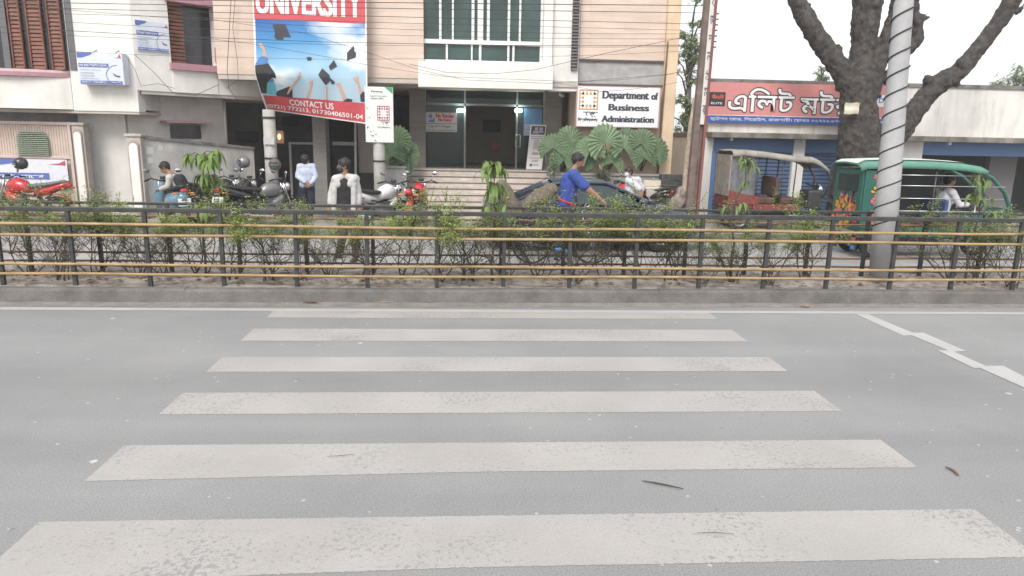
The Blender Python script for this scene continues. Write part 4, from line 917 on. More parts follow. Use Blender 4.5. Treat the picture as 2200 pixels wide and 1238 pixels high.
# clinic signs
M_CLINIC = flat('clinic_white', (.62, .66, .74), .45); M_NAVY = flat('clinic_blue', (.10, .15, .42)); M_CRIM = flat('clinic_crimson', (.4, .1, .12)); M_GREYT = flat('grey_text', (.36, .4, .5))
def clinic(t, F, d=.005):
    mb = MB(); poly(mb, [(0, .83), (.12, .84), (.3, .93), (.36, 1), (0, 1)], F, d); rect(mb, .02, .54, .68, .66, F, d); rect(mb, .03, .02, .96, .12, F, d); mb.build('blue_bands', M_NAVY, t, world=True, recalc=False)
    mb = MB(); text(mb, 'ডাঃ েমাঃ ইসমাইল েহােসন', (.04, .555, .64, .65), F, d+.004, .02); text(mb, 'েচম্বার, লক্ষ্মীপুর, রাজশাহী', (.06, .035, .93, .105), F, d+.004, .02); mb.build('white_lettering', M_WHITE, t, world=True, recalc=False)
    mb = MB()
    for k, y in enumerate((.45, .36, .27, .18)): text(mb, ('এমিবিবএস, িডেপ্লামা', 'েমিডিসন', 'সহকারী', 'েরাগী েদখার সময়')[k], (.04, y-.03, (.5, .35, .36, .44)[k], y+.03), F, d, .01)
    mb.build('grey_lettering', M_GREYT, t, world=True, recalc=False)
    mb = MB()
    for k in range(16):
        a0, a1 = pi*.5+pi*.9*k/16, pi*.5+pi*.9*(k+1)/16
        poly(mb, [(.86+.25*cos(a0), .3+.32*sin(a0)), (.86+.25*cos(a1), .3+.32*sin(a1)), (.86+.238*cos(a1), .3+.305*sin(a1)), (.86+.238*cos(a0), .3+.305*sin(a0))], F, d)
    poly(mb, [(.76, .38), (.8, .27), (.9, .23), (.93, .28), (.84, .3)], F, d); mb.build('drawing', flat('dark_drawing', (.09, .09, .16)), t, world=True, recalc=False)
    mb = MB(); poly(mb, [(.8, .84), (.9, .86), (.94, .97), (.98, .84)], F, d); mb.build('crimson_mark', M_CRIM, t, world=True, recalc=False)
CL, F, w, h = signboard('clinic_lightbox', 'boxy white and blue clinic sign projecting from the white front wall', (164, 112), (268, 183), 16.9, .28, M_CLINIC, 'sign', .012, None); clinic(CL, F)
mb = MB()
for u in (.3, .8): mb.bar(F(u, 1., -.1), F(u, 1.12, -.3), .02)
mb.build('bracket', M_STEEL, CL, world=True)
q0, q1, q2 = hit(295, 108, PW+NW*.03, NW), hit(366, 124, PW+NW*.03, NW), hit(295, 43, PW+NW*.03, NW)
CP = thing('clinic_poster', 'flat white and blue clinic sign beside the small brown upstairs window', 'sign', tuple(q0))
F = frame_fn(q0, (q1.x-q0.x, q1.y-q0.y, 0), (0, 0, q2.z-q0.z), NW)
mb = MB(); mb.prism([F(0, 0, 0), F(1, 0, 0), F(1, 1, 0), F(0, 1, 0)], -NW*.02); mb.build('panel', M_CLINIC, CP, world=True); clinic(CP, F)
CBN, F, w, h = signboard('clinic_banner', 'blue and white clinic banner tied across the lower half of the beige gate', (-60, 340), (149, 402), 17.34, .008, flat('banner_cloth_white', (.66, .67, .72)), 'banner', 0)
mb = MB(); poly(mb, [(0, .72), (.2, .74), (.42, .84), (.5, 1), (0, 1)], F, .004); rect(mb, 0, .26, .80, .50, F, .004); rect(mb, 0, 0, 1, .06, F, .004); mb.build('blue_bands', M_NAVY, CBN, world=True, recalc=False)
mb = MB(); text(mb, 'েমাঃ ইসমাইল েহােসন', (.02, .29, .74, .47), F, .008, .03); mb.build('white_lettering', M_WHITE, CBN, world=True, recalc=False)
mb = MB(); poly(mb, [(.8, .82), (.92, .86), (.985, .97), (.985, .78)], F, .004); mb.build('crimson_mark', M_CRIM, CBN, world=True, recalc=False)
# shop sign
SS, F, w, h = signboard('shop_sign', 'red Bengali shop sign with white letters and blue address strip on the parapet', (1521, 176), (1906, 271), 18.88, .1, flat('sign_red', (.62, .25, .24), .5), bevel=.003)
K = lambda x, y: ((x-325)/1035, 1-(y-468)/252)
mb = MB(); rect(mb, 0, 0, 1, .175, F, .004); mb.build('blue_strip', flat('sign_blue', (.04, .10, .36)), SS, world=True, recalc=False)
mb = MB(); rect(mb, 0, .178, 1, .192, F, .004); mb.build('white_line', M_WHITE, SS, world=True, recalc=False)
mbO, mbW = MB(), MB()
for s, (x0, y0, x1, y1) in (('এিলট', (445, 648, 815, 500)), ('মটরস', (850, 655, 1260, 510))):
    a, b = K(x0, y0), K(x1, y1); [text(mbO, s, (a[0]+.0055*cos(q*pi/4), a[1]+.03*sin(q*pi/4), b[0]+.0055*cos(q*pi/4), b[1]+.03*sin(q*pi/4)), F, .003+.0004*q, .012) for q in range(8)]; text(mbW, s, (*a, *b), F, .009, .012)
mbO.build('letter_outline', M_INK, SS, world=True, recalc=False); mbW.build('lettering', M_BW, SS, world=True, recalc=False)
mb = MB(); text(mb, 'ষ্েটশন েরাড, িশেরাইল, রাজশাহী। েমাবাঃ ০১৭২২-৯৭৬৫৬৮, ০১৭১৮-০৭০', (.025, .035, .99, .15), F, .008, .0); mb.build('address_lettering', M_BW, SS, world=True, recalc=False)
a, b = K(335, 618), K(428, 530); mb = MB(); rect(mb, *a, *b, F, .004); rect(mb, .93, .5, .995, .74, F, .004) if False else None; mb.build('logo_patch', flat('logo_black', (.03, .03, .035)), SS, world=True, recalc=False)
mb = MB(); text(mb, 'ELITE', (a[0]+.015, a[1]+.05, b[0]-.015, a[1]+.1), F, .008, .01); mb.build('logo_lettering', M_BW, SS, world=True, recalc=False)
mb = MB(); cu, cv = (a[0]+b[0])/2, (a[1]+b[1])/2+.05
for k in range(5): poly(mb, [(cu-.03+.012*k, cv+.03-.02*(k % 2)), (cu-.016+.012*k, cv-.06), (cu-.01+.012*k, cv+.09-.03*(k % 3))], F, .008)
mb.build('logo_bird', flat('logo_red', (.5, .12, .1)), SS, world=True, recalc=False)
mb = MB(); rect(mb, .925, .48, .995, .78, F, .004); mb.build('white_patch', M_BW, SS, world=True, recalc=False)
mb = MB(); text(mb, 'DJI', (.935, .54, .985, .70), F, .008, .02); mb.build('patch_lettering', M_NAVY, SS, world=True, recalc=False)
# ================================================================== POLES
M_POLE = mat('galvanised_lamp_post', (.40, .40, .41), .6, .1, 3, streak=.35, dirt=(.28, .26, .24))
pb, pt = W(1893, 598, 10.08), W(1943, -10, 10.08)
LPO = thing('lamp_post', 'tall pale grey tapered street lamp post wound with a black spiral cable', 'lamp post', (pb.x, pb.y, .17))
ax = (pt-V((pb.x, pb.y, .17))); ax = ax.normalized(); top = ax*6.2
MB().tube([(0, 0, 0), ax*1.5, ax*3.5, top], [.172, .160, .128, .10], 20).build('shaft', M_POLE, LPO, True)
M_CABLE = flat('black_cable', (.035, .03, .03), .7)
pts = []; turns = 20
for k in range(turns*16+1):
    t = k/16; z = .83+.262*t; c = ax*z; rr_ = .178-(.072*z/6.2); ang = 2*pi*t+2.2; pts.append(c+V((cos(ang)*rr_, sin(ang)*rr_, -.03*sin(ang-.8))))
MB().tube(pts, .011, 6).build('spiral_cable', M_CABLE, LPO, True)
MB().tube([V((.02, -.18, .05)), ax*.4+V((.05, -.175, 0)), ax*.62+V((.02, -.178, 0)), pts[0]], .012, 6).build('riser_cable', M_CABLE, LPO, True)
c = MB(); rr = random.Random(6)
for k in range(8): c.ell((rr.uniform(-.12, .12), rr.uniform(-.12, .06), .0), (.13, .12, .10), 8, 6)
baked(c, 'footing', .03, M_KERB, 1, .05, .1, parent=LPO)
q = ax*1.72; F = lambda u, v, d: V((q.x-.07+u*.14, q.y-.162-d, q.z+v*.2))
mb = MB(); text(mb, '12', (.25, .1, .75, .8), F, .0, .02); mb.build('stencil_number', flat('stencil_green', (.15, .3, .25)), LPO, recalc=False) if False else None
def cpole(px, Y, rp, ptop, lab, bands):
    b = W(px, 430, Y); t = thing('concrete_pole', lab, 'utility pole', (b.x, Y, .12), 0, 'concrete poles before the college building'); H = W(px, ptop, Y).z-.12; r = rp/2/FPX*Y*1.02
    MB().tube([(0, 0, 0), (0, 0, H*.5), (0, 0, H)], [r, r*.97, r*.92], 16).build('shaft', mat('pole_concrete', (.43, .42, .40), .9, .15, 3, streak=.5, dirt=(.2, .19, .18)), t, True)
    for py in bands: z = W(px, py, Y).z-.12; MB().lathe([(r*.9, z-.02), (r+.015, z-.02), (r+.015, z+.02), (r*.9, z+.02)], (0, 0, 0), 16).build('band', M_BLACKIRON, t, True)
    return t, r
P1, r1 = cpole(587, 18.15, 26, 236, 'round concrete pole under the lower left corner of the banner', (253, 340))
a = W(590, 302, 18.0); MB().box(-.11, .15, -r1-.03, -r1-.01, a.z-.12-.1, a.z-.12+.07).build('small_notice', flat('notice_paper', (.5, .5, .5)), P1)
cpole(817, 17.62, 25, 190, 'round concrete pole behind the tall white board with the red emblem', (346,))
# leaning brown pole
pb, pt = W(1487, 452, 16.6), W(1528, -12, 16.6)
UP = thing('utility_pole', 'leaning brown steel utility pole with a vertical white text strip', 'utility pole', (pb.x, pb.y, .12))
ax = (pt-V((pb.x, pb.y, .12))).normalized(); Lp = 8.
M_PB = mat('brown_steel_pole', (.17, .125, .11), .8, .25, 5, streak=.4, dirt=(.08, .06, .05)); M_PR = flat('red_brown_flange', (.20, .075, .07), .7)
mb = MB(); mb.bar((-.1, 0, 0), ax*Lp+V((-.06, 0, 0)), .14, .16, (0, 1, 0)); mb.build('web', M_PB, UP)
mb = MB(); mb.bar((.10, -.02, 0), ax*Lp+V((.09, -.02, 0)), .06, .2, (0, 1, 0)); mb.build('flange', M_PR, UP)
mb = MB(); mb.bar((.025, .03, 0), ax*Lp+V((.025, .03, 0)), .09, .1, (0, 1, 0)); mb.build('core', M_PB, UP)
t0_ = (W(1512, 268, 16.6)-V((pb.x, pb.y, .12))).dot(ax)
mb = MB(); mb.bar(ax*t0_+V((.045, -.09, 0)), ax*Lp+V((.035, -.09, 0)), .15, .01, (0, 1, 0)); mb.build('text_strip', flat('strip_white', (.62, .60, .58)), UP)
mb = MB(); Fp = lambda u, v, d: V((pb.x, pb.y, .12)) + ax*(t0_+.1+v*3.9) + V((-.02+u*.13, -.098-d, 0))
for k, ch in enumerate('নরহযডশনঠমক'): mb = MB(); text(mb, ch, (.1, .03+.1*(9-k), .9, .085+.1*(9-k)), Fp, 0, .02); mb.build('strip_letter', flat('strip_ink', (.12, .11, .12)), UP, world=True, recalc=False)
mb = MB()
for k in range(7): z = W(1500, 30+k*12, 16.6).z; p = ax*((z-.12)/ax.z); mb.bar(p+V((.1, -.05, 0)), p+V((.2, -.05, .01)), .03)
mb.build('insulator', flat('insulator_brown', (.1, .07, .06)), UP)
wb = W(1472, 450, 16.9); OP = thing('broken_post', 'pale weathered wooden post standing against the leaning brown pole', 'post', (wb.x, 16.9, .12))
q = [W(1474, 440, 16.9), W(1478, 360, 16.9), W(1487, 270, 16.9), W(1493, 213, 16.9)]
mb = MB(); mb.tube([V((wb.x, 16.9, .1))]+q, [.13, .12, .11, .09, .04], 9); mb.build('trunk', mat('pale_dead_wood', (.42, .33, .26), .9, .25, 6, streak=.5, dirt=(.2, .14, .1)), OP, True, world=True)
# ================================================================== OVERHEAD WIRES
M_WIRE = flat('wire', (.05, .045, .045), .7)
WIRES = [(-6, 5, 12, .010, 'topmost thick overhead wire crossing the banner heading'), (4, 17, 28, .008, 'thick overhead wire crossing the word UNIVERSITY'), (15, 34, 52, .007, 'overhead wire just above the blue banner picture'),
 (26, 47, 66, .005, 'thin overhead wire along the lower edge of the banner heading'), (10, 60, 73, .005, 'overhead wire slanting across the white house front'), (40, 74, 84, .005, 'thin wire passing below the printed cap on the left'),
 (58, 92, 97, .007, 'thicker of the two close wires across the middle of the banner'), (70, 97, 100, .005, 'thinner of the two close wires across the middle of the banner'), (103, 128, 108, .004, 'low wire crossing the brown shutters of the house')]
def wire(lab, pts, rad): 
    c = V(pts[len(pts)//2]); o = MB().tube([V(p)-c for p in pts], rad, 5).build('overhead_wire', M_WIRE, None, True); o.location = c; tag(o, lab, 'wire', 'overhead wires along the street'); return o
for i, (y0, y1, y2, rad, lab) in enumerate(WIRES):
    Y = 15.2+.12*i; xs = [-500, 0, 350, 700, 1050, 1300, 1480, 1508]; pts = []
    for x in xs:
        t = x/1508; y = y0*(1-t)*(1-2*t)+4*y1*t*(1-t)*1.0+y2*t*(2*t-1)
        pts.append(W(x, y, Y if x < 1490 else 16.5))
    P2 = []
    for k in range(len(pts)-1):
        for s in range(4): P2.append(pts[k].lerp(pts[k+1], s/4))
    wire(lab, P2+[pts[-1]], rad*.8)
def wpx(lab, pts, Y, rad): wire(lab, [W(x, y, yy) for (x, y), yy in zip(pts, Y if isinstance(Y, list) else [Y]*len(pts))], rad)
wpx('wire running down across the cloud in the banner to the white balcony parapet', [(440, 40), (650, 70), (780, 110), (900, 150), (1000, 172), (1190, 180)], 17.0, .004)
wpx('lower wire running down from the left house across the banner arms', [(300, 65), (545, 95), (700, 122), (800, 142), (960, 165), (1240, 176), (1430, 160), (1500, 150)], 16.9, .004)
wpx('wire drooping in front of the white balcony parapet and up to the brown pole', [(880, 138), (960, 156), (1060, 159), (1150, 150), (1300, 115), (1432, 88), (1512, 70)], [17, 17, 17, 17, 16.9, 16.8, 16.6], .005)
wpx('wire crossing the top of the department sign', [(1187, 176), (1290, 197), (1350, 193), (1432, 182), (1502, 168)], [17.4, 17.3, 17.2, 17, 16.6], .004)
wpx('wire crossing the grey band above the department sign', [(1187, 178), (1240, 176), (1330, 172), (1440, 160), (1506, 140)], [17.4, 17.3, 17.2, 17, 16.6], .004)
wpx('black cable sagging down the face of the white house wing', [(290, 118), (330, 155), (370, 198), (420, 205), (470, 182)], 16.8, .006)
wpx('twin cable hanging down the beige wall left of the banner', [(497, -10), (494, 40), (488, 150), (492, 190), (520, 232)], 18.1, .007)
wpx('thin cable hanging close beside the banner left edge', [(506, -10), (500, 60), (510, 130), (512, 170), (488, 190)], 18.15, .006)
wpx('loose cable looping from the lightbox to the white wing', [(268, 117), (290, 150), (303, 185), (340, 180), (375, 190)], 16.9, .005)
# ================================================================== MAIN TREE
M_TREE = mat('street_tree_bark', (.112, .098, .09), .95, .38, 7, 1.0, streak=.85, dirt=(.028, .025, .024), fine=.5, bmap=(22, 22, 5))
YT = 17.3
def limb(mb, pp, rad):
    P = [W(x, y, YT+dy) for x, y, dy in pp]
    P2, R2 = [], []
    for k in range(len(P)-1):
        for s in range(4): P2.append(P[k].lerp(P[k+1], s/4)); R2.append(rad[k]+(rad[k+1]-rad[k])*s/4)
    mb.tube(P2+[P[-1]], R2+[rad[-1]], 14)
tb = G(1845, 480, .1); TT = thing('street_tree', 'large bare limbed roadside tree with dark bark and a paper nailed to its trunk', 'tree', (W(1850, 460, YT).x, YT, .1))
mb = MB()
limb(mb, [(1842, 520, 0), (1846, 430, 0), (1850, 350, 0), (1846, 290, 0), (1844, 230, 0), (1846, 180, 0), (1852, 140, 0)], [.82, .74, .58, .49, .42, .42, .38])
limb(mb, [(1838, 195, 0), (1806, 150, .05), (1772, 105, .1), (1740, 55, .1), (1716, 10, .15), (1690, -60, .2)], [.33, .25, .235, .22, .20, .18])
limb(mb, [(1850, 170, 0), (1856, 90, 0), (1860, 40, 0), (1866, -10, 0), (1872, -80, 0)], [.33, .29, .31, .35, .32])
limb(mb, [(1862, 200, -.05), (1884, 140, -.1), (1905, 85, -.1), (1922, 30, -.1), (1945, -60, -.1)], [.30, .22, .18, .15, .14])
limb(mb, [(1900, 180, .1), (1935, 125, .1), (1970, 85, .1), (1972, 60, .1), (1966, 20, .1), (1968, -60, .1)], [.13, .13, .15, .13, .10, .1])
limb(mb, [(1965, 62, .1), (1980, 45, .1), (1996, 36, .1)], [.07, .05, .03])
limb(mb, [(1880, 350, 0), (1920, 300, -.1), (1958, 250, -.2), (1990, 205, -.25), (2030, 172, -.3), (2062, 152, -.3), (2110, 95, -.3), (2150, 42, -.35), (2185, -20, -.4), (2215, -80, -.4)], [.3, .27, .245, .225, .235, .2, .18, .175, .2, .17])
limb(mb, [(1998, 185, -.3), (1994, 172, -.36), (1997, 163, -.4)], [.12, .11, .09])
limb(mb, [(2180, 30, -.4), (2195, 18, -.5), (2203, 5, -.5)], [.05, .04, .02])
mb.xf(Matrix.Translation(-TT.location)); rk = random.Random(31)
for k in range(34):
    v = rk.choice(mb.v); mb.ell(v, [rk.uniform(.05, .13)]*3, 8, 6)
o = baked(mb, 'trunk', .032, M_TREE, 2, .10, .16, parent=TT)
tx = bpy.data.textures.new('bark_ridges', 'CLOUDS'); tx.noise_scale = .045; tx.noise_depth = 3; dp = o.modifiers.new('d', 'DISPLACE'); dp.texture = tx; dp.strength = .045; dp.texture_coords = 'LOCAL'
p = W(1833, 233, YT-.5); PN = thing('paper_note', 'blank pale paper sheet nailed to the big tree trunk', 'paper', tuple(p))
mb = MB(); n = 6; vs = []
for j in range(n+1):
    for i in range(n+1): u, v = i/n-.5, j/n-.5; vs.append((u*.36, .03*(u*2)**2*4*.5+.012*sin(v*9), v*.26+.01*sin(u*7)))
mb.add(vs, [(j*(n+1)+i, j*(n+1)+i+1, (j+1)*(n+1)+i+1, (j+1)*(n+1)+i) for j in range(n) for i in range(n)]); mb.build('sheet', flat('old_paper', (.60, .56, .44)), PN, True)
# background trees
M_FAR = leaf_mat('far_tree_leaf', (.17, .22, .12), (.36, .43, .22))
def far_tree(lab, px, py, Y, rw, rh, n, seed, ls, gaps=.5):
    r = random.Random(seed); c = W(px, py, Y); t = thing('background_tree', lab, 'tree', (c.x, Y, 0), 0, 'leafy trees behind the buildings')
    lf, tk = MB(), MB(); tk.tube([(0, 0, 0), (.1, 0, c.z*.5), (0, 0, c.z)], [.22, .16, .08], 8)
    cl = [V((r.gauss(0, .45)*rw, r.gauss(0, .4)*rw, c.z + r.gauss(0, .5)*rh)) for k in range(26)]
    for q in cl: tk.tube([(0, 0, max(1, q.z-rh*.6)), V((q.x*.5, q.y*.5, q.z-.3*rh*.5)), q], [.06, .035, .015], 5)
    for k in range(n):
        q = r.choice(cl); s = r.uniform(.5, 1.2)*min(rw, rh)*.28; p = q+V((r.gauss(0, s*.6), r.gauss(0, s*.6), r.gauss(0, s*.5))); a = r.uniform(0, 2*pi); leafquad(lf, p, (cos(a), sin(a), r.uniform(-.5, .6)), ls*r.uniform(.7, 1.3), ls*.5, .3, r)
    tk.build('trunk', M_BARK, t, True); lf.build('crown', M_FAR, t, recalc=False)
far_tree('pale green tree top in the gap above the leaning brown pole', 1483, 110, 34, .75, 1.9, 2200, 1, .2)
far_tree('darker climbing tree behind the leaning brown pole', 1484, 235, 31, .6, 1.3, 2600, 2, .15)
far_tree('faint tree crown above the parapet at the far right', 2180, 185, 46, 2.0, 1.3, 2600, 3, .26)
far_tree('small tuft of tree showing over the parapet left of the big trunk', 1764, 168, 44, .5, .7, 500, 4, .22)
# ================================================================== PALMS AND POT PLANTS
M_PALM = leaf_mat('fan_palm_leaf', (.12, .195, .11), (.26, .35, .21), .35); M_STEM = flat('palm_stem', (.09, .12, .05), .7)
def fan(lf, st, base, c, rad, face, up, seed):
    r = random.Random(seed); c = V(c); n = V(face).normalized(); u = V(up); u = (u-n*u.dot(n)).normalized(); s = u.cross(n); nseg = 36; span = radians(r.uniform(250, 300)); vs = [c]; fs = []
    for k in range(nseg+1):
        a = -span/2+span*k/nseg; rr = rad*(1 if k % 2 else .92)*r.uniform(.97, 1.03); d = u*cos(a)+s*sin(a)
        vs.append(c+d*rr*.6+n*(.03*rad*(1 if k % 2 else -1)+.06*rad)); vs.append(c+d*rr+n*(.035*rad*(1 if k % 2 else -1))+V((0, 0, -.07*rad*(1-d.z)))-n*.02*rad)
    for k in range(nseg): a = 1+2*k; fs += [(0, a, a+2), (a, a+1, a+3, a+2)]
    lf.add(vs, fs); st.tube([V(base), V(base).lerp(c, .6)+V((0, .05, .05)), c], [.018, .014, .01], 6)
def palm(lab, px, pyb, Y, leaves, seed):
    b = W(px, pyb, Y); t = thing('fan_palm', lab, 'palm', (b.x, Y, b.z), 0, 'fan palms in the planters'); lf, st = MB(), MB(); r = random.Random(seed)
    for k, (x, y, rp) in enumerate(leaves):
        c = W(x, y, Y-r.uniform(.05, .35)); dx = (x-px)/120
        fan(lf, st, b, c, rp/FPX*Y, (dx*.6+r.uniform(-.25, .25), -1, r.uniform(.1, .45)), (dx*.9+r.uniform(-.2, .2), -.2, 1), seed*20+k)
    lf.xf(Matrix.Translation(-t.location)); st.xf(Matrix.Translation(-t.location)); lf.build('fronds', M_PALM, t, False, recalc=False); st.build('stalks', M_STEM, t, True)
palm('fan palm nearest the standee in the grey planter', 1210, 365, 18.3, [(1226, 302, 34), (1188, 318, 32), (1250, 330, 36), (1212, 345, 34), (1240, 318, 26)], 1)
palm('middle fan palm with a broad frond under the department sign', 1308, 368, 18.3, [(1300, 306, 40), (1268, 325, 34), (1340, 318, 30), (1315, 350, 26)], 2)
palm('fan palm at the corner pier end of the planter', 1378, 368, 18.3, [(1345, 308, 34), (1378, 308, 32), (1404, 322, 34), (1385, 340, 28)], 3)
palm('fan palm in the shade left of the entrance column', 858, 366, 18.9, [(850, 305, 36), (868, 330, 34), (842, 335, 30), (862, 352, 28)], 4)
def rosette(lab, px, py, Y, R, n, m, seed, cat='plant'):
    r = random.Random(seed); c = W(px, py, Y); zb = .9; t = thing('spiky_plant', lab, cat, (c.x, Y, zb)); lf, st = MB(), MB()
    st.tube([(0, 0, 0), (0, 0, c.z-zb)], .02, 6)
    for k in range(n):
        a = r.uniform(0, 2*pi); e = r.uniform(-.5, 1.3); d = V((cos(a)*cos(e), sin(a)*cos(e), sin(e))); L = R*r.uniform(.7, 1.1); s = d.cross(V((0, 0, 1))).normalized()*.028; o = V((0, 0, c.z-zb+r.uniform(-.25, .1)))
        lf.add([o-s*.5, o+s*.5, o+d*L*.6+s, o+d*L*.6-s, o+d*L+V((0, 0, -.12*L))], [(0, 1, 2, 3), (3, 2, 4)])
    lf.build('leaves', m, t, recalc=False); st.build('stem', M_STEM, t)
rosette('grey green spiky dracaena in the middle of the planter', 1292, 378, 17.75, .36, 70, leaf_mat('dracaena_leaf', (.13, .14, .10), (.34, .34, .25)), 1)
rosette('small green spiky plant beside the stair handrail', 1190, 352, 17.8, .3, 26, M_PALM, 2)
# ================================================================== PEOPLE
M_SKIN = flat('brown_skin', (.30, .155, .10), .55); M_HAIR = mat('black_hair', (.018, .015, .014), .6, .3, 30)
def hand(mb, w, d, side, curl=.5, s=1.):
    """palm, four unequal bent fingers and a thumb, starting at wrist w and pointing along d"""
    w, d, side = V(w), V(d).normalized(), V(side); side = (side-d*side.dot(d)).normalized(); n = d.cross(side)
    mb.caps(w, w+d*.045*s, .024*s, .026*s); 
    for k in (-1, 0, 1): mb.caps(w+d*.02*s+side*.02*k*s, w+d*.085*s+side*.024*k*s, .017*s, .014*s)
    for k, L in enumerate((.066, .076, .072, .056)):
        o = w+d*.088*s+side*(.031-.0205*k)*s; p = [o]; a = curl*.25
        for f, q in ((.45, .8), (.32, 1.), (.25, .7)): p.append(p[-1]+(d*cos(a)+n*sin(a))*L*f*s); a += curl*q
        mb.chain(p, [.0098*s, .0092*s, .0085*s, .0072*s], 8)
    t = w+d*.025*s+side*.032*s; mb.chain([t, t+(d*.6+side*.7+n*.3).normalized()*.036*s, t+(d*.85+side*.45+n*.5).normalized()*.066*s], [.013*s, .0115*s, .009*s], 8)
def person(lab, base, P, shirt, trous, sleeve=.9, mask=None, shoe=M_BLACK, tee=None, rt=1., curl=.5, cat='person', vest=None, extra=None):
    """P: joints as world points; base: world point on the ground / seat"""
    base = V(base); t = thing('person', lab, cat, tuple(base)); L = {k: (V(q)-base if k not in ('face', 'hdL', 'hdR', 'side') else V(q).normalized()) for k, q in P.items()}
    H, f = L['head'], L['face']; up = (H-L['neck']).normalized(); up = (up - f*up.dot(f)).normalized(); sd = f.cross(up).normalized()
    MH = Matrix((sd, f, up)).transposed()
    b = MB()
    b.ell(H, (.076, .092, .105), 16, 12, MH); b.ell(H-up*.05+f*.022, (.056, .062, .065), 12, 9, MH)
    b.caps(H+f*.088+up*.008, H+f*.104-up*.022, .010, .015, 8); b.caps(H+f*.078-up*.058, H+f*.082-up*.06, .022, .022, 8)
    for s in (-1, 1): b.ell(H+sd*s*.078-f*.008-up*.005, (.012, .022, .032), 8, 6, MH)
    b.caps(L['neck']-up*.03, H-up*.05-f*.012, .058, .054)
    b.chain([L['neck'], L['chest'], L['waist'], L['pelvis']], [.06, .115*rt, .105*rt, .115*rt])
    sv = (L['shR']-L['shL']).normalized()
    for s in (-1, 1): b.chain([L['chest']+sv*s*.055, L['pelvis']+sv*s*.05], [.105*rt, .105*rt])
    b.caps(L['shL'], L['shR'], .065*rt, .065*rt)
    for q in 'LR':
        b.chain([L['sh'+q], L['el'+q], L['wr'+q]], [.055*rt, .041*rt, .027])
        hd = L.get('hd'+q) or (L['wr'+q]-L['el'+q]).normalized(); hand(b, L['wr'+q], hd, L['side'] if 'side' in L else f, curl)
        b.chain([L['hip'+q], L['kn'+q], L['an'+q]], [.088*rt, .056, .038]); b.chain([L['an'+q]+V((0, 0, -.03)), L['toe'+q]], [.04, .03])
    baked(b, 'body', .0085, M_SKIN, 3, parent=t)
    h = MB(); h.ell(H+up*.036-f*.024, (.1, .11, .108), 14, 10, MH); h.ell(H-f*.055-up*.02, (.07, .05, .07), 12, 8, MH); h.ell(H+up*.075+f*.035, (.07, .06, .035), 10, 7, MH)
    baked(h, 'hair', .012, M_HAIR, 1, .025, .04, parent=t)
    e = MB()
    for s in (-1, 1): e.ell(H+sd*s*.033+f*.086+up*.012, (.013, .008, .008), 8, 6, MH)
    e.build('eyes', flat('dark_eye', (.02, .015, .015), .3), t, True)
    if mask:
        k = MB(); k.ell(H+f*.048-up*.045, (.066, .066, .062), 14, 9, MH); k.build('face_mask', mask, t, True)
    # shirt
    def top(grow, sl, name, m, vo=.013, nz=.022, opn=False):
        c = MB(); lo = L['pelvis'].lerp(L['waist'], .25) if not opn else L['pelvis']-V((0, 0, .06))
        if not opn:
            c.chain([L['neck']-up*.05, L['chest'], L['waist'], lo], [.06+grow, .12*rt+grow, .112*rt+grow, .118*rt+grow])
            for s in (-1, 1): c.chain([L['chest']+sv*s*(.05 if tee else .06), lo+sv*s*.05], [.11*rt+grow, .108*rt+grow])
            c.caps(L['shL'].lerp(L['shR'], .12 if tee else 0), L['shR'].lerp(L['shL'], .12 if tee else 0), .068*rt+grow, .068*rt+grow)
        else:
            bk = sv.cross(V((0, 0, 1))).normalized(); bk = bk if bk.dot(f) < 0 or True else -bk
            bk = V((0, 1, 0))
            for s in (-1, 1):
                c.chain([L['sh'+('R' if s > 0 else 'L')]-sv*s*.03, L['chest']+sv*s*.158-bk*.07, lo+sv*s*.165-bk*.075], [.055, .052, .05])
                c.chain([L['chest']+sv*s*.08+bk*.07, lo+sv*s*.09+bk*.08], [.09, .085])
            c.caps(L['shL']+bk*.03, L['shR']+bk*.03, .083, .083)
            for q in 'LR': c.chain([L['neck'].lerp(L['sh'+q], .42)+V((0, -.03, -.005)), L['sh'+q].lerp(L['neck'], .12)+V((0, -.03, -.005)), L['chest']+(L['sh'+q]-L['chest'])*.62+V((0, -.085, -.05))], [.07, .086, .06])
        for q in 'LR':
            e2 = L['el'+q].lerp(L['wr'+q], max(0, sl*2-1)) if sl > .5 else L['sh'+q].lerp(L['el'+q], sl*2)
            pts = [L['sh'+q], L['el'+q], e2] if sl > .5 else [L['sh'+q], e2]
            c.chain(pts, [.058*rt+grow, .049*rt+grow, .042+grow][:len(pts)] if sl > .5 else [.066*rt+grow, .062*rt+grow])
        baked(c, name, vo, m, 2, nz, .09, parent=t)
    if tee: top(.004, .04, 'tee_shirt', tee); top(.010, sleeve, 'jacket', shirt, opn=True, nz=.012)
    else: top(.010, sleeve, 'shirt', shirt)
    if vest:
        c = MB(); c.chain([L['chest'].lerp(L['neck'], .3), L['chest'], L['waist']], [.11, .145, .14]); c.caps(L['shL'].lerp(L['shR'], .15), L['shR'].lerp(L['shL'], .15), .085, .085); baked(c, 'vest', .013, vest, 2, .02, .09, parent=t)
    c = MB(); c.chain([L['waist'].lerp(L['pelvis'], .6), L['pelvis']], [.112*rt, .125*rt])
    for q in 'LR': c.chain([L['hip'+q], L['kn'+q], L['an'+q]+V((0, 0, .03))], [.102*rt, .078, .066])
    baked(c, 'trousers', .013, trous, 2, .022, .1, parent=t)
    for q in 'LR':
        s = MB(); a = L['an'+q]; s.chain([a+V((0, 0, -.035)), a.lerp(L['toe'+q], .5)+V((0, 0, -.01)), L['toe'+q]], [.046, .043, .036]); baked(s, 'shoe', .012, shoe, 2, parent=t)
    if extra: extra(t, L)
    return t
def stand(px, Y, feet_z=.12): p = W(px, 450, Y); return V((p.x, Y, feet_z))
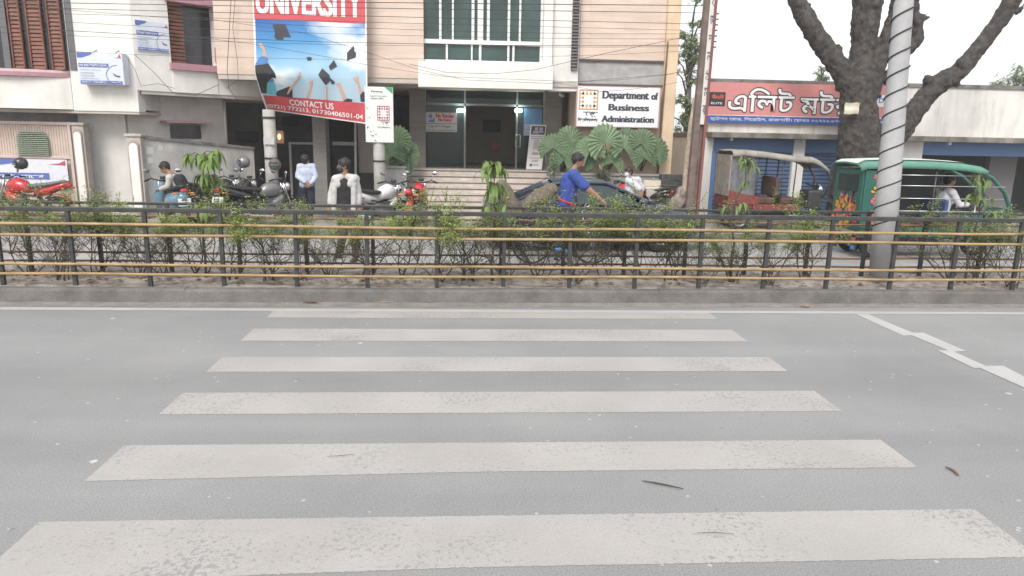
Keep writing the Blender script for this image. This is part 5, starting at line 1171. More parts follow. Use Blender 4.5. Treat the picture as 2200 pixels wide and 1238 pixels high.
# --- walking man
Y = 12.4; J = lambda x, y, dy=0.: W(x, y, Y+dy)
gz = lambda x, dy, z=.05: V((W(x, 500, Y+dy).x, Y+dy, z))
person('man in open white hooded jacket and dark face mask walking on the far carriageway', stand(745, Y, 0), dict(head=J(738, 357), neck=J(741, 377), chest=J(741, 396), waist=J(740, 424), pelvis=J(740, 443), shL=J(721, 386), shR=J(762, 385),
    elL=J(712, 416, .03), wrL=J(709, 440, -.03), elR=J(770, 414, .03), wrR=J(771, 441, -.02), hipL=J(731, 449), hipR=J(750, 449), knL=J(738, 500, -.05), anL=J(730, 546, .30), toeL=J(722, 551, .30), knR=J(763, 503, -.08), anR=V((J(765, 555).x, Y-.05, .08)), toeR=V((J(760, 560).x, Y-.2, .035)),
    face=(-.9, -.42, -.02), side=(1, 0, 0)), flat('white_jacket', (.50, .49, .49), .85, var=.15), flat('brown_trousers', (.085, .07, .058), .9), .92, flat('dark_mask', (.03, .035, .05), .8), shoe=flat('brown_shoe', (.06, .04, .03)), tee=flat('black_tee', (.018, .018, .02), .85), rt=1.08)
# --- guard from behind
Y = 17.4
person('uniformed guard seen from behind with hands clasped at his back', stand(658, Y), dict(head=J(656, 344), neck=J(656, 355), chest=J(657, 369), waist=J(658, 388), pelvis=J(659, 401), shL=J(644, 358), shR=J(672, 358),
    elL=J(639, 379, -.06), wrL=J(655, 392, -.19), elR=J(679, 380, -.06), wrR=J(668, 394, -.19), hipL=J(650, 405), hipR=J(668, 405), knL=J(650, 437), anL=gz(649, 0, .2), toeL=gz(647, .16, .15), knR=J(668, 437), anR=gz(669, 0, .2), toeR=gz(671, .16, .15),
    face=(.25, .95, 0), hdL=(.9, -.1, -.45), hdR=(-.7, -.1, -.7), side=(0, 0, 1)), flat('pale_blue_shirt', (.44, .48, .60), .8), flat('navy_trousers', (.025, .03, .055), .85), .96, flat('pale_blue_mask', (.45, .55, .62)))
# --- young man on the blue scooter
Y = 16.0
def backpack(t, L): pass
person('young man in brown vest and white sleeves bent over a blue scooter', stand(375, Y), dict(head=J(354, 361), neck=J(364, 372), chest=J(374, 386), waist=J(385, 402), pelvis=J(391, 414), shL=J(364, 382, -.19), shR=J(370, 381, .19),
    elL=J(360, 401, -.22), wrL=J(345, 406, -.12), elR=J(362, 401, .2), wrR=J(346, 407, .15), hipL=J(389, 417, -.1), hipR=J(389, 417, .1), knL=J(360, 424, -.16), anL=J(367, 455, -.2), toeL=J(355, 460, -.2), knR=J(362, 424, .16), anR=J(367, 455, .2), toeR=J(355, 460, .2),
    face=(-.82, -.15, -.55), side=(0, 1, 0)), flat('white_sleeves', (.45, .42, .39), .8), flat('dark_jeans', (.04, .045, .06), .85), .95, vest=flat('brown_vest', (.20, .145, .09), .85))
bp = W(391, 399, Y); BPk = thing('backpack', 'black backpack worn by the young man bent over the scooter', 'backpack', tuple(bp))
mb = MB(); mb.chain([(-.04, 0, .14), (.02, 0, -.02), (.05, 0, -.14)], [.11, .13, .12]); mb.chain([(-.04, .1, .14), (.05, .1, -.14)], [.1, .11]); mb.chain([(-.04, -.1, .14), (.05, -.1, -.14)], [.1, .11]); baked(mb, 'bag', .016, flat('black_nylon', (.022, .022, .026), .8), 2, .02, .1, parent=BPk)
mb = MB()
for s in (-1, 1): mb.tube([(-.02, .1*s, .24), (-.16, .12*s, .2), (-.22, .13*s, .08), (-.16, .14*s, -.06)], .016, 6)
mb.build('strap', M_BLACK, BPk, True)
# --- guard on the right
Y = 17.0
person('guard in white short sleeved shirt and pale face mask facing left beside the planter', stand(1362, Y), dict(head=J(1350, 371), neck=J(1355, 383), chest=J(1358, 395), waist=J(1357, 411), pelvis=J(1356, 425), shL=J(1350, 388, -.17), shR=J(1370, 387, .1),
    elL=J(1376, 408, -.2), wrL=J(1374, 425, -.24), elR=J(1380, 410, .12), wrR=J(1378, 428, .0), hipL=J(1358, 430, -.08), hipR=J(1368, 430, .08), knL=J(1350, 455, -.1), anL=gz(1350, -.1, .2), toeL=gz(1338, -.12, .15), knR=J(1362, 456, .1), anR=gz(1366, .1, .2), toeR=gz(1354, .08, .15),
    face=(-.9, -.42, 0), side=(0, -1, 0)), flat('white_uniform_shirt', (.60, .60, .64), .8), flat('navy_trousers', (.025, .03, .055), .85), .42, rt=1.18, mask=flat('pale_blue_mask', (.45, .55, .62)),
    extra=lambda t, L: MB().bar(L['shL']+V((-.02, -.03, .075)), L['shL']+V((.06, -.02, .078)), .05, .012).build('shoulder_badge', M_INK, t))
# --- cyclist
Y = 12.3
person('cyclist in a bright blue tee shirt leaning on the handlebar', stand(1215, Y, 0), dict(head=J(1243, 346), neck=J(1232, 366), chest=J(1226, 388), waist=J(1219, 420), pelvis=J(1213, 444), shL=J(1233, 376, -.19), shR=J(1231, 376, .19),
    elL=J(1262, 408, -.26), wrL=J(1292, 431, -.24), elR=J(1264, 406, .26), wrR=J(1292, 429, .24), hipL=J(1216, 450, -.1), hipR=J(1216, 450, .1), knL=J(1240, 492, -.13), anL=J(1197, 530, -.12), toeL=J(1216, 540, -.12), knR=J(1262, 478, .13), anR=J(1222, 508, .12), toeR=J(1242, 514, .12),
    face=(.95, -.2, -.2), side=(0, -1, .2)), flat('bright_blue_tee', (.03, .065, .28), .75), flat('navy_trousers', (.025, .03, .055), .85), .38, shoe=flat('light_blue_sandal', (.06, .28, .62), .6), rt=1.36, curl=.9,
    extra=lambda t, L: MB().ell(L['waist'].lerp(L['pelvis'], .55), (.20, .225, .05), 20, 8, Matrix.Rotation(.35, 3, 'Y')).build('red_waistband', flat('red_cloth', (.48, .03, .04), .8), t, True))
# ================================================================== TWO WHEELERS
def wheel(par, x, r, tw, rim_m, spokes=10, y=0., name='wheel', z=None):
    z = r if z is None else z
    w = MB(); a = [(r-tw*.9, -tw*.4), (r-tw*.3, -tw*.55), (r, -tw*.25), (r, tw*.25), (r-tw*.3, tw*.55), (r-tw*.9, tw*.4), (r-tw*.9, -tw*.4)]; w.lathe(a, (x, y, z), 26, 'y'); o = w.build(name, M_RUB, par, True)
    m = MB(); m.lathe([(r-tw*.9, -tw*.3), (r-tw*1.15, -tw*.2), (r-tw*1.15, tw*.2), (r-tw*.9, tw*.3)], (x, y, z), 26, 'y'); m.lathe([(.0, -tw*.5), (r*.14, -tw*.5), (r*.14, tw*.5), (0, tw*.5)], (x, y, z), 12, 'y')
    for k in range(spokes): a = 2*pi*k/spokes; m.bar((x+cos(a)*r*.1, y, z+sin(a)*r*.1), (x+cos(a)*(r-tw), y, z+sin(a)*(r-tw)), r*.05 if spokes < 12 else .004)
    m.build('rim', rim_m, o, True); return o
def motorcycle(lab, px, Y, rz, body, accent=None, plate=True, tail=M_RED, py=450, seat=M_BLACK, scooter=False):
    p = W(px, 430, Y); t = thing('motorcycle' if not scooter else 'scooter', lab, 'motorcycle' if not scooter else 'scooter', (p.x, Y, .12), rz, 'two wheelers parked before the buildings'); ac = accent or M_BLACK
    wheel(t, -.64, .30, .10, M_STEEL, 6); wheel(t, .66, .30, .08, M_STEEL, 6)
    m = MB(); m.tube([(.66, .0, .3), (.52, 0, .72), (.46, 0, .9)], .02, 8)
    for s in (-1, 1): m.tube([(.66, .08*s, .3), (.50, .08*s, .78), (.45, .08*s, .95)], .022, 8)
    m.build('fork', M_CHROME, t, True)
    m = MB(); m.tube([(.46, 0, .82), (.2, 0, .62), (-.2, 0, .58), (-.64, 0, .3)], .028, 8); m.tube([(.42, 0, .75), (.25, 0, .35), (-.15, 0, .3), (-.3, 0, .6)], .024, 8)
    m.tube([(-.2, .1, .62), (-.9, .09, .78)], .016, 6); m.tube([(-.2, -.1, .62), (-.9, -.09, .78)], .016, 6); m.build('frame', M_BLACK, t, True)
    m = MB(); m.box(-.12, .28, -.11, .11, .28, .5); m.lathe([(0, -.15), (.1, -.15), (.11, 0), (.1, .15), (0, .15)], (-.05, 0, .36), 14, 'y')
    for k in range(4): m.box(.05, .28, -.12, .12, .5+.03*k, .515+.03*k)
    m.build('engine', M_STEEL, t, bevel=.015)
    m = MB(); m.tube([(.25, -.12, .35), (.1, -.16, .22), (-.35, -.17, .26), (-.85, -.17, .38)], [.02, .025, .045, .05], 10); m.build('exhaust', M_CHROME, t, True)
    sec = lambda x, w, z0, z1: [V((x, w*cos(a)*1., (z0+z1)/2+(z1-z0)/2*sin(a))) for a in [2*pi*k/14 for k in range(14)]]
    if scooter:
        m = MB(); m.loft([sec(.42, .05, .45, .95), sec(.52, .2, .3, 1.0), sec(.62, .17, .35, .92), sec(.7, .05, .55, .8)]); m.build('front_apron', body, t, True)
        m = MB(); m.loft([sec(.0, .1, .4, .6), sec(-.2, .19, .32, .76), sec(-.6, .2, .4, .8), sec(-.9, .13, .55, .8), sec(-.98, .05, .62, .76)]); m.build('rear_cowl', body, t, True)
        m = MB(); m.box(-.02, .45, -.16, .16, .27, .33); m.build('footboard', M_BLACK, t, bevel=.02)
    else:
        m = MB(); m.loft([sec(.44, .05, .72, .86), sec(.36, .12, .66, .95), sec(.2, .155, .64, .99), sec(.02, .13, .64, .93), sec(-.1, .07, .66, .82)]); m.build('fuel_tank', body, t, True)
        m = MB(); m.loft([sec(-.2, .1, .56, .74), sec(-.5, .13, .62, .82), sec(-.8, .1, .74, .90), sec(-.98, .04, .84, .92)]); m.build('tail_fairing', ac, t, True)
        m = MB(); m.loft([sec(.5, .05, .55, .72), sec(.36, .15, .45, .7), sec(.2, .14, .4, .62), sec(.08, .05, .48, .58)]); m.build('side_cowl', body, t, True)
    m = MB(); m.loft([sec(.0, .06, .78, .85), sec(-.15, .13, .76, .86), sec(-.5, .14, .80, .90), sec(-.85, .09, .88, .96), sec(-.95, .03, .9, .94)]); m.build('seat', seat, t, True)
    for x, w, nm in ((.66, .06, 'front_mudguard'), (-.66, .075, 'rear_mudguard')):
        m = MB(); lo = []
        for k in range(9):
            a = radians(20+130*k/8) if x > 0 else radians(40+120*k/8); lo.append([V((x+.345*cos(a), -w, .3+.345*sin(a))), V((x+.36*cos(a), 0, .3+.36*sin(a))), V((x+.345*cos(a), w, .3+.345*sin(a)))])
        m.loft(lo, False, False); m.build(nm, ac, t, True)
    m = MB(); m.tube([(.36, -.36, .98), (.42, -.26, 1.02), (.44, -.08, .97), (.44, .08, .97), (.42, .26, 1.02), (.36, .36, .98)], .013, 8); m.build('handlebar', M_BLACK, t, True)
    m = MB(); 
    for s in (-1, 1): m.caps((.33, .40*s, .97), (.38, .3*s, 1.0), .02, .02, 8)
    m.build('grip', M_RUB, t, True)
    for s in (-1, 1):
        m = MB(); m.tube([(.42, .24*s, 1.02), (.42, .3*s, 1.16)], .007, 6); m.ell((.40, .33*s, 1.19), (.02, .07, .045), 12, 8); m.build('mirror', M_CHROME if s < 0 else M_STEEL, t, True)
    m = MB(); m.ell((.56, 0, .86), (.08, .1, .1), 14, 10); m.build('headlight', M_CHROME, t, True)
    m = MB(); m.lathe([(.0, 0), (.06, 0), (.06, .06), (0, .06)], (.42, 0, 1.0), 14); m.build('instrument_dial', M_BLACK, t, True)
    m = MB(); m.ell((-.99, 0, .84), (.035, .08, .04), 12, 8); m.build('tail_light', tail, t, True)
    for s in (-1, 1):
        m = MB(); m.caps((-.93, .1*s, .78), (-.94, .2*s, .78), .012, .022, 8); m.build('indicator', flat('orange_lens', (.6, .2, .03), .3), t, True)
    if plate:
        m = MB(); m.add([(-1.0, -.13, .52), (-1.0, .13, .52), (-.97, .13, .68), (-.97, -.13, .68)], [(0, 1, 2, 3)]); o = m.build('number_plate', flat('plate_white', (.68, .68, .66)), t)
        m = MB(); m.add([(-1.008, y0, z0) for y0, z0 in ((-.09, .58), (.09, .58), (.09, .60), (-.09, .60))] + [(-1.003, y0, z0) for y0, z0 in ((-.07, .63), (.07, .63), (.07, .645), (-.07, .645))], [(0, 1, 2, 3), (4, 5, 6, 7)]); m.build('plate_marks', M_INK, o, recalc=False)
    m = MB(); m.tube([(-.05, .12, .28), (-.1, .28, .0)], .012, 6); m.build('side_stand', M_BLACK, t, True)
    return t
def helmet(lab, px, py, Y, shell, rz=0., visor=True):
    p = W(px, py, Y); t = thing('helmet', lab, 'helmet', tuple(p), rz, 'motorcycle helmets on parked bikes'); m = MB(); n = 22; vs = []; nv = 12
    for j in range(nv+1):
        th = pi*.76*j/nv
        for i in range(n): a = 2*pi*i/n; r = .135*(1.0+.06*cos(a)); vs.append((r*sin(th)*cos(a)*1.1, r*.95*sin(th)*sin(a), .14*cos(th)))
    fs = [(j*n+i, (j+1)*n+i, (j+1)*n+(i+1) % n, j*n+(i+1) % n) for j in range(nv) for i in range(n) if not (6 <= j <= 9 and (i < 4 or i > n-5))]
    m.add(vs, fs); o = m.build('shell', shell, t, True, recalc=False); sd = o.modifiers.new('s', 'SOLIDIFY'); sd.thickness = .012; sd.offset = -1
    m = MB(); m.ell((0, 0, -.01), (.12, .105, .115), 14, 9); m.build('lining', M_BLACK, t, True)
    if visor:
        m = MB(); lo = []
        for k in range(9): a = radians(-62+124*k/8); lo.append([V((.158*cos(a), .138*sin(a), .035)), V((.162*cos(a), .14*sin(a), -.03))])
        m.loft(lo, False, False); m.build('visor', flat('smoked_visor', (.09, .1, .11), .1), t, True)
    m = MB(); m.tube([(.05, .1, -.08), (.08, .03, -.18), (.08, -.03, -.18), (.05, -.1, -.08)], .008, 5); m.build('strap', M_BLACK, t, True); return t
M_BIKEK = flat('black_gloss', (.022, .022, .026), .25, coat=.5); M_BIKEW = flat('white_gloss', (.68, .68, .68), .3, coat=.4); M_BIKER = flat('red_gloss', (.46, .02, .03), .25, coat=.5); M_SILV = flat('silver_paint', (.20, .205, .21), .35, metal=.5); M_LB = flat('light_blue_gloss', (.12, .23, .30), .3, coat=.4)
motorcycle('red motorcycle with grey seat parked side on before the beige gate', 62, 16.3, pi-.12, M_BIKER, M_BIKER, False, seat=flat('grey_seat', (.13, .15, .15), .6))
motorcycle('light blue scooter under the bent young man', 366, 16.0, radians(128), M_LB, M_LB, True, scooter=True)
motorcycle('dark motorcycle half hidden behind the left drooping sapling', 470, 16.9, radians(60), M_BIKEK, None, False)
motorcycle('black motorcycle with silver helmet on its handlebar parked by the boundary wall', 519, 16.6, radians(78), M_BIKEK, None, True)
motorcycle('black motorcycle with pale silver tank turned towards the concrete pole', 566, 16.2, radians(38), M_SILV, M_BIKEK, True)
motorcycle('white motorcycle parked left of the marble steps', 818, 15.95, radians(52), M_BIKEW, M_BIKEW, True)
hb = motorcycle('red motorcycle with striped tail parked at the foot of the marble steps', 897, 16.6, radians(82), M_BIKER, M_BIKER, False)
m = MB()
for k in range(3): m.bar((-.72-.07*k, -.11, .80+.03*k), (-.72-.07*k, .11, .80+.03*k), .012, .10)
m.build('tail_stripe', M_BIKEW, hb)
motorcycle('dark motorcycle with a red front parked between the right guard and the sink', 1358, 17.4, radians(150), M_BIKER, M_BIKEK, False)
helmet('black helmet sitting on the red motorcycle by the gate', 45, 352, 16.3, M_BIKEK, radians(200))
helmet('silver and dark open visor helmet on the black motorcycle by the wall', 524, 349, 16.6, M_SILV, radians(190))
helmet('brown grey helmet hanging beside the round concrete pole', 591, 354, 16.4, flat('brown_grey_shell', (.12, .10, .09), .4), radians(250))
# bicycle and sacks
def bicycle(lab, px, Y):
    p = W(px, 500, Y); t = thing('bicycle', lab, 'bicycle', (p.x, Y, 0)); R = .34; bl = flat('bicycle_paint', (.03, .04, .035), .4)
    wheel(t, -.47, R, .038, M_STEEL, 24); wheel(t, .62, R, .038, M_STEEL, 24)
    m = MB(); m.tube([(-.02, 0, .28), (-.16, 0, .86)], .016, 8); m.tube([(-.12, 0, .78), (.42, 0, .82)], .016, 8); m.tube([(-.02, 0, .28), (.45, 0, .72)], .018, 8)
    for s in (-1, 1): m.tube([(-.02, .03*s, .28), (-.47, .05*s, R)], .009, 6); m.tube([(-.13, .02*s, .75), (-.47, .05*s, R)], .009, 6)
    m.build('frame', bl, t, True)
    m = MB(); m.tube([(.40, 0, .95), (.45, 0, .7), (.53, 0, .5)], .014, 8)
    for s in (-1, 1): m.tube([(.53, .05*s, .6), (.56, .05*s, .5), (.62, .05*s, R)], .010, 6)
    m.build('fork', M_CHROME, t, True)
    m = MB(); m.tube([(.46, -.27, 1.04), (.52, -.22, 1.06), (.44, -.05, .98), (.44, .05, .98), (.52, .22, 1.06), (.46, .27, 1.04)], .012, 8); m.build('handlebar', M_CHROME, t, True)
    m = MB(); m.ell((-.2, 0, .92), (.15, .09, .035), 12, 7); m.build('saddle', M_BLACK, t, True)
    m = MB(); m.lathe([(.07, -.06), (.1, -.06), (.1, -.05), (.07, -.05)], (-.02, 0, .28), 18, 'y'); m.build('chainring', M_STEEL, t, True)
    for a_, b_ in (((-.02, -.08, .28), (-.04, -.1, .11)), ((-.02, .08, .28), (0, .1, .45))): MB().bar(a_, b_, .02).build('crank', M_STEEL, t)
    for y, x, z in ((-.15, -.04, .11), (.15, 0, .45)): m = MB(); m.box(x-.04, x+.04, y-.05, y+.05, z-.012, z+.012); m.build('pedal', M_RUB, t)
    m = MB()
    for s in (-1, 1): m.bar((-.78, .08*s, .76), (-.2, .08*s, .76), .014); m.bar((-.7, .08*s, .76), (-.47, .06*s, R), .01)
    for k in range(4): m.bar((-.75+.14*k, -.09, .765), (-.75+.14*k, .09, .765), .012)
    m.build('carrier', M_STEEL, t)
    for x in (-.47, .62):
        m = MB(); lo = []
        for k in range(11): a = radians(15+150*k/10); lo.append([V((x+(R+.03)*cos(a), -.03, R+(R+.03)*sin(a))), V((x+(R+.04)*cos(a), 0, R+(R+.04)*sin(a))), V((x+(R+.03)*cos(a), .03, R+(R+.03)*sin(a)))])
        m.loft(lo, False, False); m.build('mudguard', bl, t, True)
    return t
bk = bicycle('dark bicycle carrying sacks and ridden by the man in blue', 1199, 12.3)
M_SACK = mat('jute_sack', (.15, .125, .098), .95, .2, 14, .6)
def sack(lab, pts, rad, Y, seed):
    P = [W(x, y, Y) for x, y in pts]; c = P[len(P)//2].copy(); t = thing('sack', lab, 'sack', tuple(c), 0, 'jute sacks on the bicycle carrier'); m = MB()
    for o in (-.12, 0, .12): m.chain([p-c+V((0, o, 0)) for p in P], rad, 12)
    baked(m, 'sack_cloth', .025, M_SACK, 4, .06, .14, parent=t)
    m = MB(); m.tube([P[0]-c+V((-.03, -.1, .02)), P[0]-c+V((-.07, 0, .07)), P[0]-c+V((-.03, .1, .02))], .02, 6); m.build('tie', flat('sack_tie', (.3, .24, .16), .9), t, True); return t
sack('long brown sack tilted up against the back of the cyclist', [(1185, 408), (1160, 424), (1130, 446)], [.11, .14, .12], 12.3, 1)
sack('upright brown sack at the tail end of the bicycle carrier', [(1078, 398), (1090, 422), (1104, 452)], [.10, .13, .15], 12.3, 2)
# ================================================================== CAR
def car(lab, px, Yc):
    p = W(px, 480, Yc); t = thing('car', lab, 'car', (p.x, Yc, 0)); B = flat('dark_navy_car_paint', (.012, .02, .055), .22, coat=1., var=.0)
    def sec(x, w, zl, zb, n=7): # lower body: rounded box section
        pts = []
        for a, b in ((-1, 0), (-1, .5), (-.97, .8), (-.88, 1), (-.4, 1.015), (.4, 1.015), (.88, 1), (.97, .8), (1, .5), (1, 0), (.85, -.04), (-.85, -.04)): pts.append(V((x, w*a, zl+(zb-zl)*b)))
        return pts
    m = MB(); m.loft([sec(-2.18, .66, .42, .82), sec(-2.12, .76, .3, .93), sec(-1.9, .82, .24, .97), sec(-1.3, .85, .22, .98), sec(0, .86, .2, .95), sec(.9, .85, .22, .95), sec(1.2, .84, .22, .93), sec(1.8, .80, .24, .83), sec(2.08, .72, .28, .72), sec(2.18, .6, .34, .6)]); m.build('body', B, t, True)
    # greenhouse
    xb = [(-1.55, .70, .96), (-.80, .58, 1.30), (-.35, .585, 1.345), (.25, .57, 1.33), (1.22, .70, .92)]
    m = MB(); m.loft([[V((x, -w, z)), V((x, w, z))] for x, w, z in xb[0:2]], False, False); m.build('rear_window', M_GLASSD, t)
    m = MB(); m.loft([[V((x, -w, z)), V((x, w, z))] for x, w, z in xb[3:5]], False, False); m.build('windscreen', M_GLASSD, t)
    m = MB(); m.loft([[V((x, -w*.98, z)), V((x, -w*.6, z+.035)), V((x, 0, z+.045)), V((x, w*.6, z+.035)), V((x, w*.98, z))] for x, w, z in xb[1:4]], False, False); m.build('roof', B, t, True)
    for s in (-1, 1):
        m = MB(); top = [V((x, s*w, z-.02)) for x, w, z in xb[1:4]]; bot = [V((-1.35, s*.74, .95)), V((-.35, s*.79, .94)), V((.95, s*.79, .92))]
        m.loft([bot, top], False, False); m.build('side_window', M_GLASSD, t)
        m = MB(); P = [V((x, s*(w+.012), z)) for x, w, z in xb]; m.tube(P, [.035, .04, .035, .04, .04], 8); m.bar((-.38, s*.80, .93), (-.35, s*.60, 1.33), .07, .02); m.build('window_pillar', B, t, True)
        m = MB(); m.bar((-1.5, s*.80, .95), (1.15, s*.80, .93), .02); m.build('window_trim', M_CHROME, t)
        m = MB(); m.ell((.92, s*.93, 1.0), (.09, .11, .075), 12, 8); m.tube([(.95, s*.78, .95), (.93, s*.86, .97)], .025, 6); m.build('wing_mirror', B, t, True)
        m = MB(); m.ell((2.02, s*.55, .66), (.14, .16, .07), 12, 8); m.build('headlight', M_CHROME, t, True)
        m = MB(); m.ell((-2.1, s*.6, .82), (.06, .14, .07), 12, 8); m.build('tail_light', M_RED, t, True)
        for x in (-.30, -1.2):
            m = MB(); m.bar((x, s*.868, .78), (x-.16, s*.868, .78), .03, .02); m.build('door_handle', M_CHROME, t, bevel=.006)
        for x in (-1.35, 1.35): wheel(t, x, .31, .17, M_STEEL, 8, s*.76)
    return t
car('dark navy saloon car passing behind the cyclist', 1262, 14.45)
# ================================================================== BATTERY RICKSHAWS
def rickshaw(lab, px, Y0, body, canopy, floral, drvY=0., sc=1., curtain=None, roofm=None):
    """x forward, near side at y=0, far side y=1.0"""
    p = W(px, 450, Y0); t = thing('battery_rickshaw', lab, 'rickshaw', (p.x, Y0, 0.0)); WD = 1.02
    ST = flat('polished_rail', (.55, .57, .57), .3, metal=.8)
    wheel(t, .35, .26, .10, M_STEEL, 6, .1); wheel(t, .35, .26, .10, M_STEEL, 6, WD-.1); wheel(t, 2.45, .26, .09, M_STEEL, 6, WD/2)
    m = MB(); m.box(0, 1.95, .05, WD-.05, .38, .5); m.box(.65, 1.6, .15, WD-.15, .24, .379); m.build('chassis', M_BLACKIRON, t, bevel=.02)
    m = MB(); m.box(.02, .62, .02, WD-.02, .501, .84); m.build('rear_body', body, t, bevel=.03)
    m = MB(); m.box(.62, 1.75, .0, .05, .43, .62); m.build('side_sill', body, t, bevel=.01); m = MB(); m.box(.62, 1.75, WD-.05, WD, .43, .62); m.build('side_sill', body, t, bevel=.01)
    return t, WD, ST
GRN = flat('rickshaw_green', (.022, .115, .09), .45, coat=.2); YEL = flat('rickshaw_yellow', (.60, .33, .03)); PNK = flat('rickshaw_pink', (.60, .16, .17)); ORG = flat('rickshaw_orange', (.62, .19, .04)); M_CAN = mat('green_canopy_cloth', (.10, .25, .19), .8, .12, 5); M_PALET = flat('pale_canopy_top', (.50, .57, .52), .8)
Yg = 13.15
gp = W(1850, 450, Yg)
t, WD, ST = rickshaw('green battery rickshaw with yellow and pink flower paintings driving behind the lamp post', 1850, Yg, GRN, GRN, True)
t.location.x = gp.x
m = MB(); m.box(-.03, .0, .0, WD, .84, 1.70); m.build('rear_panel', GRN, t, bevel=.01)
m = MB(); m.box(-.04, -.031, .14, WD-.14, 1.28, 1.6); m.build('rear_window', M_GLASSD, t)
m = MB(); m.box(0.001, .55, -.02, .0, .6, 1.70); m.build('side_panel', GRN, t)
m = MB(); m.box(0.001, .55, WD, WD+.02, .6, 1.70); m.build('side_panel', GRN, t)
# painted flowers: on the rear panel and on the near side panel
rr = random.Random(12)
FR = lambda y, z, d: V((-.034-d, y, z)); FS = lambda x, z, d: V((x, -.022-d, z))
def flower(mat_, F, c, r, n, nm, d):
    m = MB()
    for k in range(n):
        a = 2*pi*k/n+rr.random(); poly(m, [(c[0]+r*.15*cos(a+1.3), c[1]+r*.15*sin(a+1.3)), (c[0]+r*.8*cos(a-.3), c[1]+r*.8*sin(a-.3)), (c[0]+r*cos(a), c[1]+r*sin(a)), (c[0]+r*.8*cos(a+.3), c[1]+r*.8*sin(a+.3))], F, d)
    o = m.build(nm, mat_, t, recalc=False); return o
for i, (F, y, z, r, mm) in enumerate([(FR, .25, .95, .15, ORG), (FR, .8, .88, .16, ORG), (FR, .3, 1.12, .19, PNK), (FR, .6, 1.14, .16, PNK), (FR, .45, 1.0, .19, YEL), (FR, .75, 1.02, .14, YEL), (FR, .35, .82, .17, PNK), (FR, .7, .80, .15, PNK), (FR, .5, .68, .2, YEL),
        (FS, .2, 1.56, .07, PNK), (FS, .36, 1.44, .12, ORG), (FS, .22, 1.3, .11, YEL), (FS, .40, 1.22, .13, ORG), (FS, .2, 1.12, .08, PNK), (FS, .36, 1.02, .15, YEL), (FS, .24, .84, .14, PNK), (FS, .42, .80, .14, ORG), (FS, .3, .68, .12, PNK)]):
    flower(mm, F, (y, z), r, 7, 'painted_flower', .002+.0012*i)
# canopy
m = MB(); lo = []
for x, z in ((-.12, 1.80), (.0, 1.86), (.5, 1.885), (1.2, 1.88), (1.75, 1.85), (2.05, 1.80), (2.13, 1.77)):
    lo.append([V((x, -.07, z-.14)), V((x, -.065, z-.05)), V((x, .08, z)), V((x, WD/2, z+.02)), V((x, WD-.08, z)), V((x, WD+.065, z-.05)), V((x, WD+.07, z-.14))])
m.loft(lo, False, False); o = m.build('canopy', M_CAN, t, True); sd = o.modifiers.new('s', 'SOLIDIFY'); sd.thickness = .015
m = MB(); m.loft([[q+V((0, 0, .02)) for q in l[2:5]] for l in lo], False, False); m.build('canopy_top', M_PALET, t, True)
m = MB()
for y in (.02, WD-.02): m.tube([(1.98, y, 1.72), (2.3, y*.9+.05, 1.58), (2.6, y*.8+.1, 1.3), (2.78, y*.7+.15, .98), (2.84, y*.6+.2, .7)], .035, 8)
m.build('front_frame', GRN, t, True)
m = MB(); lo2 = [[V((x, .08+.1*(k/3), z)), V((x, WD-.08-.1*(k/3), z))] for k, (x, z) in enumerate(((2.3, 1.56), (2.58, 1.29), (2.76, .98)))]; m.loft(lo2, False, False); m.build('windscreen', mat('thin_windscreen', (.25, .3, .3), .08, 0, alpha=.25), t)
m = MB(); m.loft([[V((2.55, .25, .55)), V((2.7, .2, .6)), V((2.84, .2, .75)), V((2.8, .22, .97)), V((2.72, .3, .99))], [V((2.55, WD-.25, .55)), V((2.7, WD-.2, .6)), V((2.84, WD-.2, .75)), V((2.8, WD-.22, .97)), V((2.72, WD-.3, .99))]]); m.build('front_cowl', GRN, t)
m = MB(); lo3 = [[V((2.45+.33*cos(a), WD/2-.08, .27+.33*sin(a))), V((2.45+.36*cos(a), WD/2, .27+.36*sin(a))), V((2.45+.33*cos(a), WD/2+.08, .27+.33*sin(a)))] for a in [radians(10+160*k/10) for k in range(11)]]; m.loft(lo3, False, False); m.build('front_mudguard', GRN, t, True)
m = MB(); m.ell((2.86, WD/2, .86), (.06, .1, .1), 14, 9); m.build('headlight', M_CHROME, t, True)
m = MB(); m.tube([(2.45, WD/2, .3), (2.35, WD/2, 1.0)], .025, 8); m.tube([(2.28, WD/2-.3, 1.06), (2.35, WD/2-.2, 1.02), (2.35, WD/2+.2, 1.02), (2.28, WD/2+.3, 1.06)], .014, 8); m.build('steering_bar', M_CHROME, t, True)
for z in (1.62, 1.42, 1.18, .94):
    m = MB(); m.tube([(.56, -.03, z), (1.98 if z > 1.5 else 2.5, -.03, z+(0.0))], .008, 8); m.build('side_rail', ST, t, True)
for x in (.56, 1.25, 1.98):
    for y in (.0, WD):
        m = MB(); m.tube([(x, y, .55), (x, y, 1.75)], .016, 8); m.build('upright', M_BLACKIRON, t, True)
for x, z in ((.3, .62), (1.15, .55), (1.75, .58)):
    m = MB(); m.box(x, x+.42, .08, WD-.08, z, z+.14); m.build('seat_cushion', flat('seat_brown', (.12, .06, .045), .6), t, bevel=.04)
m = MB(); m.box(.56, 1.7, WD-.015, WD-.002, .6, 1.72); m.build('added_dark_sheet', flat('dark_backing', (.06, .065, .07), .7), t)  # dark sheet added across the far side to make the cabin look dim
m = MB(); m.box(1.55, 1.62, .1, WD-.1, .72, 1.15); m.build('seat_back', flat('seat_blue', (.05, .08, .22), .6), t, bevel=.03)
m = MB(); m.box(1.80, 2.2, .0, .03, .5, .92); m.build('cab_side', GRN, t, bevel=.01)
